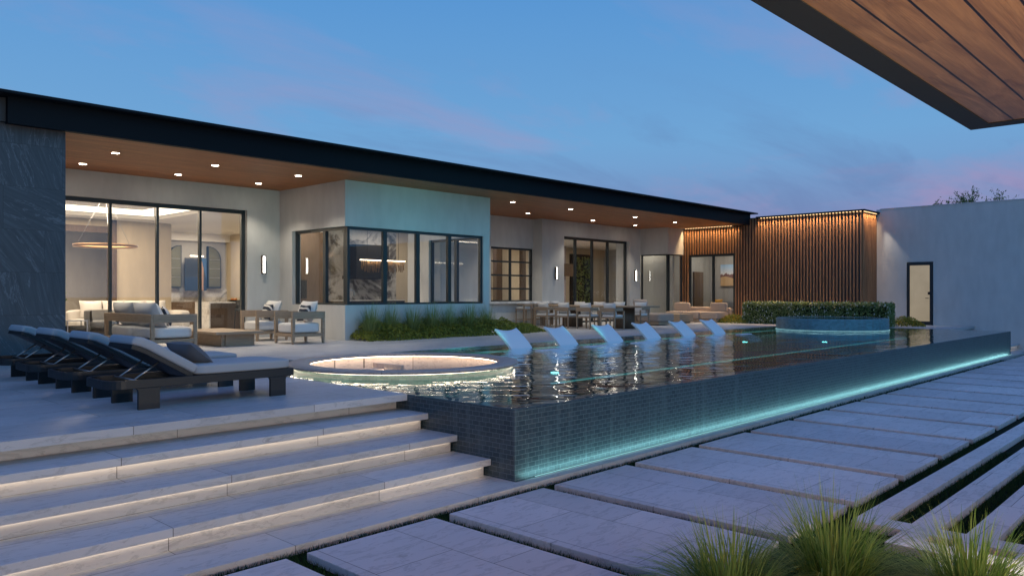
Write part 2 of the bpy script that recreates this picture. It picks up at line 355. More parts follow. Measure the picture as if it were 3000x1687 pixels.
    def build(s,name,mat,parent=None,bevel=0,loc=None,rz=0):
        me=bpy.data.meshes.new(name); me.from_pydata(s.v,[],s.f); me.polygons.foreach_set('use_smooth',s.sm); me.update()
        me.materials.append(M[mat] if isinstance(mat,str) else mat)
        o=bpy.data.objects.new(name,me); COL.objects.link(o)
        if parent: o.parent=parent
        if loc: o.location=loc
        if rz: o.rotation_euler.z=rz
        if bevel:
            b=o.modifiers.new('bevel','BEVEL'); b.width=bevel; b.segments=2; b.limit_method='ANGLE'; b.angle_limit=R(40); b.harden_normals=False
        return o
def tag(o,label=None,cat=None,group=None,kind=None):
    if label: o['label']=label
    if cat: o['category']=cat
    if group: o['group']=group
    if kind: o['kind']=kind
    return o
def thing(name,label,cat,loc=(0,0,0),rz=0,group=None):
    o=bpy.data.objects.new(name,None); o.empty_display_size=.2; COL.objects.link(o); o.location=loc; o.rotation_euler.z=rz
    return tag(o,label,cat,group)
def copy_tree(o,parent=None):
    c=o.copy(); COL.objects.link(c)
    if parent: c.parent=parent
    for ch in list(o.children): copy_tree(ch,c)
    return c
def light(kind,name,loc,energy,color,parent=None,rot=(0,0,0),**kw):
    l=bpy.data.lights.new(name,kind); l.energy=energy; l.color=color
    for k,v in kw.items(): setattr(l,k,v)
    o=bpy.data.objects.new(name,l); COL.objects.link(o); o.location=loc; o.rotation_euler=rot
    if parent: o.parent=parent
    return o
WARM=(1,.80,.56); TEAL=(.25,.85,.9)

# ------------------------------------------------------------------ camera
cam=bpy.data.cameras.new('camera'); co=bpy.data.objects.new('camera',cam); COL.objects.link(co)
cam.sensor_width=36; cam.lens=36*2275/3000; cam.shift_y=17.1/3000; cam.clip_end=2000; cam.clip_start=.05
YAW=math.atan2(2157,2275)
co.location=(0,0,1.88); co.rotation_euler=(PI/2,0,YAW-PI/2); S.camera=co

# ------------------------------------------------------------------ ground, paving, turf
XE=5.66; PF=5.33; PR=28.04; PB=12.28     # pool: left end, front, right end, back
mb=MB(); mb.add([(-400,-400,-.075),(600,-400,-.075),(600,600,-.075),(-400,600,-.075)],[(0,1,2,3)])
tag(mb.build('ground','soil'),kind='structure')
PY0,PY1=2.59,4.97
for k in range(-6,18):
    x0=5.85+1.389*k-.0; b=MB().box(x0,x0+1.222,PY0,PY1,-.07,0)
    tag(b.build('paving_slab','paver',bevel=.004),kind='structure')
b=MB().box(-14,PR+1.2,5.17,PF-.02,-.07,0); b.box(-14,XE-.002,PF-.02,5.95,-.07,0); b.box(PR+.002,31.19,PF-.02,5.95,-.07,0)
tag(b.build('path','tread'),kind='structure')
# nested stone strips with turf between them
Yk=[2.40-.398*k for k in range(7)]; Xk=[6.64-.42*k for k in range(7)]
xs=sorted(set([round(v,3) for k in range(7) for v in (Xk[k],Xk[k]+.23)]+[34.0])); ys=sorted(set([round(v,3) for k in range(7) for v in (Yk[k],Yk[k]-.207)]+[-3.0]))
def fill(i,j):
    x=(xs[i]+xs[i+1])/2; y=(ys[j]+ys[j+1])/2
    for k in range(7):
        if x>Xk[k] and Yk[k]-.207<y<Yk[k]: return True
        if Xk[k]<x<Xk[k]+.23 and y<Yk[k]: return True
    return False
tag(MB().cells(xs,ys,fill,-.07,0).build('stone_strip_path','paver'),kind='structure')
# turf blades in the gaps
def blades(mb,x0,x1,y0,y1,dens,h,w):
    n=int((x1-x0)*(y1-y0)*dens)
    for _ in range(n):
        x=rnd.uniform(x0,x1); y=rnd.uniform(y0,y1); a=rnd.uniform(0,2*PI); hh=h*rnd.uniform(.6,1.25); l=hh*.45
        dx,dy=math.cos(a)*w,math.sin(a)*w; t=rnd.uniform(0,2*PI)
        mb.add([(x-dx,y-dy,-.072),(x+dx,y+dy,-.072),(x+l*math.cos(t),y+l*math.sin(t),-.072+hh)],[(0,1,2)])
tb=MB()
blades(tb,-.5,13,4.98,5.16,5600,.046,.0035)
for k in range(-2,8):
    x1=5.85+1.389*k; dn=5200 if k<4 else 3200
    blades(tb,x1-.163,x1-.004,PY0,PY1,dn,.046,.0035)
blades(tb,4.0,12,2.41,2.58,4600,.048,.0035)
for k in range(4):
    blades(tb,Xk[k]+.235,11,Yk[k+1]+.002,Yk[k]-.21,4200,.046,.0035)
blades(tb,4.2,6.6,1.0,2.55,2500,.06,.004)
blades(tb,12,26,4.98,5.16,1400,.06,.008)
tag(tb.build('turf_grass','turf'),kind='stuff')

# ------------------------------------------------------------------ deck and steps
xs=[-14,XE,7.15,9.45,PR,31.19,36]; ys=[7.03,7.1,11.35,PB,30]
def fill(i,j):
    if i==0: return True
    if j==3: return True
    if j==2: return i in (2,4)
    if j==1: return i==4
    if j==0: return i==4
    return False
tag(MB().cells(xs,ys,fill,D-.075,D).build('deck','deck'),kind='structure')
# mass under the deck
b=MB(); b.box(-14,XE-.003,7.23,30,-.07,D-.08); b.box(XE,31.18,PB+.14,30,-.07,D-.08); b.box(PR+.003,31.18,7.3,PB+.13,-.07,D-.08)
tag(b.build('deck_base','tread'),kind='structure')
def steps(x0,x1,label):
    t=thing('stone_steps',label,'steps',(0,0,0))
    for zt,yn,yr in ((.5475,6.65,6.75),(.365,6.17,6.25),(.1825,5.66,5.74)):
        back={.5475:7.225,.365:6.745,.1825:6.245}[zt]
        MB().box(x0,x1,yn,back,zt-.066,zt).build('tread','tread',t,.004)
        MB().box(x0,x1-.03,yr,back+.03,zt-.1825 if zt>.2 else -.0,zt-.067).build('riser','tread',t)
        light('AREA','step_light',((x0+x1)/2,yn+.07,zt-.069),LED*(x1-x0),WARM,t,(R(38),0,0),shape='RECTANGLE',size=(x1-x0)-.1,size_y=.02,spread=R(150))
    return t
LED=.31
steps(-14,XE-.004,'broad flight of pale stone steps with lit risers below the black loungers')
steps(PR+.004,31.19,'short flight of pale stone steps between the pool end and the white wall')

# ------------------------------------------------------------------ pool
pool=thing('swimming_pool','long raised infinity pool with dark tiled wall and teal lights','swimming pool',((XE+PR)/2,(PF+PB)/2,0))
def pp(mb,name,mat,parent=pool,**kw):
    o=mb.build(name,mat,parent,**kw); o.matrix_parent_inverse=Matrix.Translation(-parent.location); return o
WT=.22
b=MB(); b.box(XE,PR,PF,PF+WT,-.07,D-.012); b.box(XE,XE+WT,PF+WT,PB,-.07,D-.012); b.box(PR-WT,PR,PF+WT,PB,-.07,D-.012)
pp(b,'tile_wall','tile')
pp(MB().box(XE+WT,PR-WT,PF+WT,8.15,-.06,.06),'pool_floor','tile_in')
pp(MB().box(XE+WT,PR-WT,8.15,PB,-.06,.46),'tanning_ledge','tile_in')
pp(MB().box(XE+WT,PR-WT,PB,PB+.13,-.06,D-.08),'back_wall','tile_in')
pp(MB().box(9.5,PR-.6,8.135,8.149,.425,.45),'ledge_light_strip','led_pool')
pp(MB().box(9.6,PR-.3,PB-.012,PB-.001,.56,.60),'back_light_strip','led_pool')
pp(MB().box(XE+.3,PR+.1,PF-.012,PF-.003,.002,.008),'base_light_strip','led_teal')
light('AREA','wall_wash_light',((XE+PR)/2,PF-.09,.02),40,(.34,.80,.84),pool,(R(148),0,0),shape='RECTANGLE',size=PR-XE-.3,size_y=.05).matrix_parent_inverse=Matrix.Translation(-pool.location)
for (x,y) in ((10.6,9.0),(21.2,10.7),(22.8,9.0),(26.9,7.35)):
    zb=.462 if y>8.15 else .062
    c=MB(); c.lathe([(0,.0),(.06,.0),(.075,.012),(.06,.02),(0,.02)],20,(x,y,zb)); pp(c,'pool_light','poolspot')
# added teal spots tint the kitchen bay header; area lights glow inside the pool
for px in (11.25,14.65):
    light('SPOT','header_tint_spot',(px,10.2,.5),230,(.2,.9,.85),pool,(R(90+29),0,0),spot_size=R(62),spot_blend=.9,shadow_soft_size=.04).matrix_parent_inverse=Matrix.Translation(-pool.location)
light('AREA','step_glow',(17,8.12,.3),14,TEAL,pool,(R(-70),0,0),shape='RECTANGLE',size=20,size_y=.2).matrix_parent_inverse=Matrix.Translation(-pool.location)
light('AREA','ledge_glow',(18,12.2,.62),10,TEAL,pool,(R(-75),0,0),shape='RECTANGLE',size=17,size_y=.1).matrix_parent_inverse=Matrix.Translation(-pool.location)
# water sheet with holes for the sunken pit
SC=(7.62,9.52); SR=1.72
bm=bmesh.new()
out=[(XE+.001,PF+.001),(PR-.001,PF+.001),(PR-.001,PB-.001),(9.452,PB-.001),(9.452,11.349),(7.148,11.349),(7.148,PB-.001),(XE+.001,PB-.001)]
ov=[bm.verts.new((x,y,D-.004)) for x,y in out]; es=[bm.edges.new((ov[i],ov[(i+1)%len(ov)])) for i in range(len(ov))]
for c,r in ((SC,SR-.06),((25.5,9.85),1.66)):
    iv=[bm.verts.new((c[0]+r*math.cos(2*PI*i/64),c[1]+r*math.sin(2*PI*i/64),D-.004)) for i in range(64)]
    es+=[bm.edges.new((iv[i],iv[(i+1)%64])) for i in range(64)]
bmesh.ops.triangle_fill(bm,use_beauty=True,use_dissolve=False,edges=es)
bmesh.ops.recalc_face_normals(bm,faces=bm.faces)
me=bpy.data.meshes.new('pool_water'); bm.to_mesh(me); bm.free()
if me.polygons[0].normal.z<0: me.flip_normals()
me.materials.append(M['water']); wo=bpy.data.objects.new('pool_water',me); COL.objects.link(wo); tag(wo,kind='structure')

# sunken round seating pit
pit=thing('sunken_pit','round sunken stone seating pit with glowing rim set into the pool','seating pit',(SC[0],SC[1],0))
G0=R(89.99); G1=R(90.01)    # entry gap in the rim, on the deck side
ri,ro=1.45,1.76
MB().lathe([(ri,.80),(ro-.012,.80),(ro,.81),(ro,.83),(ro-.012,.842),(ri+.01,.842),(ri,.832)],72,close=True,a0=G1,a1=G0+2*PI).build('rim','pit',pit)
MB().lathe([(SR-.04,-.05),(SR-.04,.798),(SR-.06,.798)],80,a0=G1,a1=G0+2*PI).build('tile_drum','tile_green',pit)
MB().lathe([(ri+.06,-.04),(ri+.06,.798),(SR-.07,.798)],72,a0=G1,a1=G0+2*PI).build('inner_wall','pit',pit)
MB().lathe([(0,.0),(ri+.055,.0)],64).build('pit_floor','pit',pit)
MB().lathe([(ri+.05,.32),(ri-.38,.32),(ri-.38,.01)],64,a0=R(135),a1=R(50+360),smooth=False).build('bench','pit',pit)
e=MB()
for i_ in range(3): e.box(-.62,.42,1.38-.30*(i_+1)+(.002 if i_ else 0),1.38-.30*i_,.0,.62-.19*i_)
e.box(.421,.48,.62,1.40,.0,.70)
e.build('entry_step','pit',pit,.004)
ls=MB(); ls.box(-.6,.4,1.066,1.079,.59,.60); ls.box(-.6,.4,.768,.779,.40,.41); ls.build('step_light','led_spa',pit)
MB().lathe([(ri+.012,.792),(ri+.03,.792),(ri+.03,.798),(ri+.012,.798)],72,close=True,a0=R(90.01),a1=R(89.99)+2*PI).build('inner_light_ring','led_spa',pit)
MB().lathe([(SR-.018,.794),(SR-.006,.794),(SR-.006,.798),(SR-.018,.798)],72,close=True,a0=R(90.01),a1=R(89.99)+2*PI).build('outer_light_ring','led_spa',pit)
# raised round basin
bas=thing('round_basin','raised round tiled water basin in front of the clipped hedge','basin',(25.5,9.85,0))
MB().lathe([(1.70,.2),(1.70,1.075),(1.68,1.10),(1.52,1.10),(1.52,1.0)],80).build('tile_drum','tile_round',bas)
MB().lathe([(0,1.095),(1.53,1.095)],64).build('basin_water','water',bas); MB().lathe([(0,1.01),(1.53,1.01)],64).build('basin_floor','tile_in',bas)
MB().lathe([(1.705,.735),(1.72,.735),(1.72,.745),(1.705,.745)],80,close=True).build('light_ring','led_ring',bas)
light('AREA','basin_light',(25.2,9.0,.9),0.01,TEAL,None,(0,0,0),size=.1) if 0 else None

# ------------------------------------------------------------------ house
house=thing('house','long single storey house with dark flat roof, wood soffit and lit rooms','house',(0,0,0))
def H(mb,name,mat,bevel=0,parent=None): return mb.build(name,mat,parent or house,bevel)
zs=4.70; FY=14.76
H(MB().box(3.55,29.72,FY,FY+.12,zs-.02,5.12),'fascia','fascia')
H(MB().box(29.60,29.72,FY+.12,15.5,zs-.02,5.12),'fascia','fascia')
H(MB().box(-6,29.86,FY-.27,30.3,5.12,5.165),'roof','fascia')
H(MB().box(-6,29.66,FY+.12,30.2,zs+.02,5.11),'roof_core','metal')
H(MB().box(3.6,29.60,FY+.12,19.9,zs,zs+.019),'soffit','soffit')
H(MB().box(3.55,29.72,FY-.012,FY-.001,zs-.02,zs+.02),'drip_edge','fascia')
# front walls (opening lists)
W=MB()
W.box(-6,4.6,19.3,19.6,D,zs-.001); W.box(4.6,10.13,19.3,19.6,4.10,zs-.001); W.box(10.13,11.09,19.3,19.6,D,zs-.001)
H(W,'living_wall','stucco')
K=MB()   # kitchen bay
K.box(11.09,16.15,16.2,16.45,3.56,zs-.001); K.box(11.09,11.34,16.45,19.3,3.56,zs-.001)          # headers
K.box(11.09,16.13,16.2,16.45,D,1.60); K.box(11.09,11.34,16.45,19.3,D,1.60)                        # sills
K.box(15.87,16.13,16.2,16.45,1.60,3.56); K.box(11.09,11.34,18.66,19.3,1.60,3.56)
K.box(15.9,16.15,16.45,19.7,3.56,zs-.001); K.box(15.88,16.13,16.45,19.7,D,1.60); K.box(15.88,16.13,18.66,19.7,1.60,3.56)
H(K,'kitchen_bay_wall','stucco')
W=MB(); W.box(16.15,19.68,19.7,19.95,D,zs-.001); W.box(19.68,21.95,19.7,19.95,3.58,zs-.001); W.box(19.68,21.95,19.7,19.95,D,1.60)
H(W,'bar_wall','stucco')
W=MB(); W.box(21.95,23.24,19.25,19.95,D,zs-.001); W.box(23.24,27.62,19.25,19.95,4.12,zs-.001); W.box(27.62,28.45,19.25,19.95,D,zs-.001)
W.box(28.45,28.65,17.85,19.95,3.57,zs-.001); W.box(28.65,29.7,17.85,18.05,3.57,zs-.001)
H(W,'family_wall','stucco')
# windows: frame + panes
def window(axis,c,a0,a1,z0,z1,mull,rails=(),fw=.06,depth=.09,name='window',ends=True,jamb=.07):
    """axis X: runs along X at Y=c ; axis Y: runs along Y at X=c"""
    f=MB()
    def bx(p0,p1,q0,q1,d=depth):
        if axis=='X': f.box(p0,p1,c,c+d,q0,q1)
        else: f.box(c,c+d,p0,p1,q0,q1)
    bx(a0,a1,z1-jamb,z1); bx(a0,a1,z0,z0+jamb*.7)
    ed=[a0]+list(mull)+[a1]
    if ends: bx(a0,a0+jamb,z0+jamb*.7,z1-jamb); bx(a1-jamb,a1,z0+jamb*.7,z1-jamb)
    for m in mull: bx(m-fw/2,m+fw/2,z0+jamb*.7,z1-jamb,depth+.003)
    for r in rails: 
        for i in range(len(ed)-1): bx(ed[i]+fw/2,ed[i+1]-fw/2,r-fw/2,r+fw/2,depth-.004)
    fo=H(f,name,'frame')
    for i in range(len(ed)-1):
        p=MB(); a,b_=ed[i]+.01,ed[i+1]-.01; zz=[z0+.02]+list(rails)+[z1-.02]
        if axis=='X': p.box(a,b_,c+depth*.45,c+depth*.45+.012,z0+.02,z1-.02)
        else: p.box(c+depth*.45,c+depth*.45+.012,a,b_,z0+.02,z1-.02)
        p.build('pane','glass',fo)
    return fo
window('X',19.42,4.6,10.13,D,4.10,(5.68,6.76,7.85,8.92),jamb=.10)
window('X',16.25,11.19,15.87,1.60,3.56,(12.36,13.46,14.6),jamb=.07,fw=.12)
window('Y',11.19,16.35,18.66,1.60,3.56,(17.28,),jamb=.07,fw=.12)
window('Y',15.96,16.46,18.66,1.60,3.56,(17.5,),jamb=.07,fw=.12)
window('X',19.76,19.68,21.95,1.60,3.58,(20.78,),(2.07,2.56,3.06),fw=.055)
window('X',19.4,23.24,27.62,D,4.12,(24.15,25.24,26.3),jamb=.1,fw=.09)
window('Y',28.5,17.93,19.25,D,3.57,(),jamb=.05)
window('X',17.9,28.6,29.7,D,3.57,(),jamb=.05)
# slat clad wing at the right
SX=29.7; SY=10.35; ST=4.93
sl=MB(); n=int((18.0-SY)/.125)
for i in range(n+1):
    y=SY+.03+i*.125
    top=ST if y<14.9 else zs-.03
    if 15.42<y<17.62: sl.box(SX-.035,SX+.01,y-.028,y+.028,3.56,top)
    else: sl.box(SX-.035,SX+.01,y-.028,y+.028,D,top)
for i in range(12):
    x=SX+.06+i*.125; sl.box(x-.028,x+.028,SY-.035,SY+.01,D,ST)
H(sl,'timber_slats','slat')
w=MB(); w.box(SX+.011,SX+.2,SY+.011,15.44,D,ST); w.box(SX+.011,SX+.2,15.44,17.6,3.54,ST); w.box(SX+.011,SX+.2,17.6,18.05,D,ST); w.box(SX+.2,31.2,SY+.011,SY+.2,D,ST)
H(w,'slat_backing','slat_back' if 'slat_back' in M else 'metal')
c=MB(); c.box(SX-.14,31.2,SY-.14,14.45,ST,ST+.06); H(c,'parapet_cap','fascia')
H(MB().box(29.73,34,14.45,30,ST-.02,ST+.04),'wing_roof','metal')
window('Y',SX+.02,15.44,17.6,D,3.54,(16.45,),jamb=.08,fw=.09,name='sliding_door')
# glow at the slat tops
strip=MB()
for i in range(32): strip.box(SX-.075,SX-.05,SY+.0+i*.125,SY+.06+i*.125,ST-.012,ST-.002)
for i in range(11): strip.box(SX+.03+i*.125,SX+.09+i*.125,SY-.075,SY-.05,ST-.012,ST-.002)
tag(H(strip,'slat_lights','led_amber'),kind='stuff')
strip=MB()
for i in range(20): strip.box(SX-.075,SX-.05,15.3+i*.125,15.36+i*.125,zs-.014,zs-.003)
tag(H(strip,'slat_lights','led_amber'),kind='stuff')
AMB=(1,.66,.34)
light('AREA','slat_wash',(SX-.09,12.4,ST-.02),80,AMB,house,(0,R(-12),R(90)),shape='RECTANGLE',size=4,size_y=.03,spread=R(70)).rotation_euler=(0,R(8),0)
bpy.data.objects['slat_wash'].data.size=.03; bpy.data.objects['slat_wash'].data.size_y=4.0
l=light('AREA','slat_wash_roofed',(SX-.09,16.5,zs-.02),52,AMB,house,(0,R(8),0),shape='RECTANGLE',size=.03,size_y=2.6,spread=R(70))
light('AREA','corner_wash',(30.4,SY-.09,ST-.02),14,AMB,house,(R(8),0,0),shape='RECTANGLE',size=1.3,size_y=.03,spread=R(70))
light('SPOT','corner_spot',(31.02,SY-.16,ST-.03),150,(1,.9,.74),house,(R(-16),R(5),0),spot_size=R(40),spot_blend=.6,shadow_soft_size=.03)

# interior shell
I=MB()
I.box(-6,5.2,26,26.2,D,4.2); I.box(5.2,9.0,26,26.2,3.98,4.2); I.box(9.2,10.95,26,26.2,D,4.2); I.box(10.75,10.95,26.2,29.5,D,4.2)
I.box(-6,5.0,20,20.2,D,4.2) if 0 else None
H(I,'interior_wall','beige')
I=MB(); I.box(-6,36,29.5,29.7,D,4.7); I.box(-6.2,-6,19.3,29.7,D,4.7); I.box(33.5,33.7,10.4,29.7,D,4.7); I.box(31.2,33.5,10.4,10.6,D,4.7)
H(I,'rear_wall','int_grey')
I=MB(); I.box(18.15,19.45,23.2,23.4,D,4.2); I.box(19.45,22.1,23.2,23.4,3.55,4.2); I.box(22.1,24.2,23.2,23.4,D,4.2); I.box(24.2,24.4,23.2,25,D,4.2); I.box(24.4,33.5,25,25.2,D,4.2)
H(I,'partition_wall','beige'); H(MB().box(14.6,14.8,23.2,29.5,D,4.2),'partition_wall','beige')
H(MB().box(14.8,18.15,23.2,23.4,D,4.2),'marble_wall','marble_dark')
fr=MB()
fr.box(9.0,9.2,25.9,26.2,D,4.2); fr.box(5.2,9.001,25.9,26.0,3.78,3.98)
H(fr,'door_frame','oak'); fr=MB()
fr.box(19.3,19.45,23.1,23.2,D,3.7); fr.box(19.45,22.1,23.1,23.2,3.55,3.7); fr.box(22.1,22.25,23.1,23.2,D,3.7); fr.box(22.8,23.15,22.5,22.7,D,4.2); fr.box(24.4,24.6,22.5,22.7,D,4.2)
H(fr,'door_frame','oak')
H(MB().box(20.6,21.9,27.6,27.7,D,3.05),'inner_door','metal')
H(MB().box(19.2,22.4,27.7,27.8,D,4.2),'corridor_wall','int_grey')
cl=MB(); cl.box(10,36,19.96,29.5,4.2,4.3); cl.box(-6,10,25,29.5,4.2,4.3); cl.box(11.35,15.87,16.46,19.96,4.2,4.3); cl.box(-6,10,19.6,20.3,4.2,4.3); cl.box(10,11.34,19.6,19.96,4.2,4.3); cl.box(29.92,33.5,10.61,17.8,4.2,4.3); cl.box(28.9,33.5,18.06,19.95,4.2,4.3); cl.box(-6,9.4,20.9,24.4,4.42,4.5)
H(cl,'interior_ceiling','ceiling')
H(MB().box(-6,10.2,20.2,25.2,4.62,4.68),'cove_ceiling','ceiling')
cv=MB(); cv.box(9.99,10.0,20.35,24.95,4.31,4.60); cv.box(-6,9.98,24.99,25.0,4.31,4.60)
H(cv,'cove_light','cove')
# fireplace, garden windows of the family room
H(MB().box(28.2,29.6,24.4,25,D,4.2),'fireplace','mauve'); H(MB().box(28.9,30.0,24.2,24.4,2.75,3.35),'mantel','oak')
gw=H(MB().box(30.6,32.2,24.86,24.99,.95,3.9),'garden_window','black')
dw=H(MB().box(33.38,33.49,14.2,14.9,.95,3.4),'garden_window','black')
H(MB().box(29.4,29.5,18.2,20.3,D,4.2),'interior_wall','curtain')
H(MB().box(31.9,32.7,18.6,18.7,D,2.9),'inner_door','oak')
H(MB().box(29.9,33.5,18.7,18.85,D,4.2),'interior_wall','curtain')
# bar wall niche behind the island
H(MB().box(10.95,14.6,29.2,29.5,3.9,4.2),'bulkhead','ceiling')
H(MB().box(11.4,14.6,28.6,29.5,D,1.58),'back_counter','oak'); H(MB().box(11.4,14.6,29.45,29.49,1.58,2.1),'splashback','marble')
# ---- interior lamps (recessed ceiling lighting of the rooms)
def room(x,y,e,z=4.17,c=(1,.82,.6),sx=1.6,sy=1.6): light('AREA','ceiling_light',(x,y,z),e,c,house,(0,0,0),shape='RECTANGLE',size=sx,size_y=sy)
room(7.4,22.6,330,4.40,sx=3,sy=2.5); room(8,24.9,45,4.15,sx=3,sy=.4); room(6.5,28,110); room(12.8,27.2,130,c=(1,.88,.70)); room(13.5,21.5,60,c=(1,.9,.76)); room(17,21.8,40,c=(1,.9,.76)); room(13.6,18,30,c=(1,.92,.8))
room(20.8,26,55,c=(.72,.85,1)); room(21.5,21.8,45,c=(1,.92,.8)); room(26,22.5,70,c=(1,.9,.74)); room(30.5,22,40,c=(1,.9,.76)); room(31.8,17.0,50,c=(1,.92,.82)); room(29.2,19.4,22,c=(1,.92,.8),sx=.6,sy=.6)

# dark slate fin wall at the left
sw=MB().box(-8,4.48,15.0,15.5,D,4.99)
sw.box(-8,4.48,15.5,15.51,D,4.6) if 0 else None
tag(sw.build('stone_wall','slate'),'tall dark slate slab wall at the left end of the house','wall')
# white boundary wall with door
ww=thing('boundary_wall','tall pale rendered wall with a lit glass door, right of the timber slats','wall',(0,0,0))
w=MB(); w.box(31.2,31.5,-14,8.36,-.07,5.09); w.box(31.2,31.5,9.26,10.34,-.07,5.09); w.box(31.2,31.5,8.36,9.26,3.06,5.09); w.box(31.2,31.5,8.36,9.26,-.07,D-.002)
w.build('wall','white_stucco',ww); MB().box(31.18,31.53,-14,10.2,5.09,5.12).build('coping','white_stucco',ww)
d=MB(); d.box(31.17,31.27,8.37,8.47,D,3.05); d.box(31.17,31.27,9.15,9.25,D,3.05); d.box(31.17,31.27,8.47,9.15,2.93,3.05); d.box(31.17,31.27,8.47,9.15,D,.87)
dd=d.build('door','metal',ww); MB().box(31.2,31.215,8.47,9.15,.87,2.93).build('glass_panel','doorglass',dd)
h=MB(); h.tube([(31.15,8.50,1.72),(31.11,8.50,1.72),(31.11,8.60,1.72)],.011); h.box(31.155,31.169,8.46,8.53,1.85,1.95); h.build('handle','black',dd)

# ------------------------------------------------------------------ canopy overhead
can=thing('canopy','wood lined pavilion canopy with dark trim overhead at the upper right','canopy',(7.64,1.75,3.3))
def CN(mb,name,mat):
    o=mb.build(name,mat,can); o.matrix_parent_inverse=Matrix.Translation((-7.64,-1.75,-3.3)); return o
c=MB(); c.box(-5,7.64,1.575,1.75,3.3,3.62); c.box(7.45,7.64,-7,1.575,3.3,3.62); CN(c,'fascia','trim')
CN(MB().box(-5,7.45,-7,1.575,3.3+.006,3.36),'wood_ceiling','canopy_wood')
CN(MB().box(-5.1,7.7,-7,1.8,3.62,3.66),'roof','metal')
light('AREA','pavilion_lamp',(3.0,-3.0,1.7),640,(1,.84,.66),None,(R(180-25),0,0),size=2.0)
light('SPOT','garden_spot',(6.5,.5,.35),85,(1,.93,.7),None,(R(80),0,R(38)),spot_size=R(80),spot_blend=.6,shadow_soft_size=.05)

# ------------------------------------------------------------------ lamps on the house
pos=[(5.83,16.48,'front row, nearest the dark slate wall'),(5.83,18.38,'rear row, nearest the dark slate wall'),(7.9,16.48,'front row, second from the slate wall'),(7.9,18.38,'rear row, second from the slate wall'),(9.96,16.48,'front row, just left of the kitchen bay'),(9.96,18.38,'rear row, just left of the kitchen bay'),(17.35,16.42,'front row, just right of the kitchen bay'),(20.14,16.4,'front row, above the dining table'),(20.14,18.32,'rear row, above the bar stools'),(23.83,16.35,'front row, right of the dining table'),(23.83,18.3,'rear row, right of the dining table'),(26.72,16.45,'front row, last before the timber slats'),(26.72,18.33,'rear row, last before the timber slats')]
proto=None
for x,y,w_ in pos:
    if proto is None:
        proto=thing('recessed_downlight','','downlight',(x,y,zs))
        MB().lathe([(.075,-.001),(.088,-.001),(.088,-.009),(.075,-.006)],24,close=True).build('trim_ring','bronze',proto)
        MB().lathe([(0,-.004),(.074,-.004)],24).build('lens','lamp',proto)
        light('SPOT','beam',(0,0,-.03),105,(1,.89,.72),proto,(0,0,0),spot_size=R(112),spot_blend=.55,shadow_soft_size=.06)
        o=proto
    else: o=copy_tree(proto)
    o.location=(x,y,zs); tag(o,'round recessed downlight in the wood soffit, '+w_,group='downlights in the wood soffit')
sp=thing('wall_sconce','','wall lamp')
MB().box(-.05,.05,-.03,-.0,-.24,.24).build('back_plate','bronze',sp,.003)
MB().box(-.028,.028,-.075,-.031,-.22,.22).build('diffuser','sconce',sp,.006)
fr=MB(); fr.box(-.05,-.036,-.09,-.03,-.24,.24); fr.box(.036,.05,-.09,-.03,-.24,.24); fr.box(-.05,.05,-.09,-.03,.24,.252); fr.box(-.05,.05,-.09,-.03,-.252,-.24); fr.build('cage','metal',sp)
for i,(x,y,lab) in enumerate(((10.58,19.3,'slim upright wall sconce left of the kitchen bay'),(22.72,19.25,'slim upright wall sconce between the grid window and the tall sliding windows'),(28.02,19.25,'slim upright wall sconce right of the tall sliding windows'))):
    o=sp if i==0 else copy_tree(sp); o.location=(x,y,2.665); tag(o,lab,group='wall sconces on the house front')

exec_parts=True
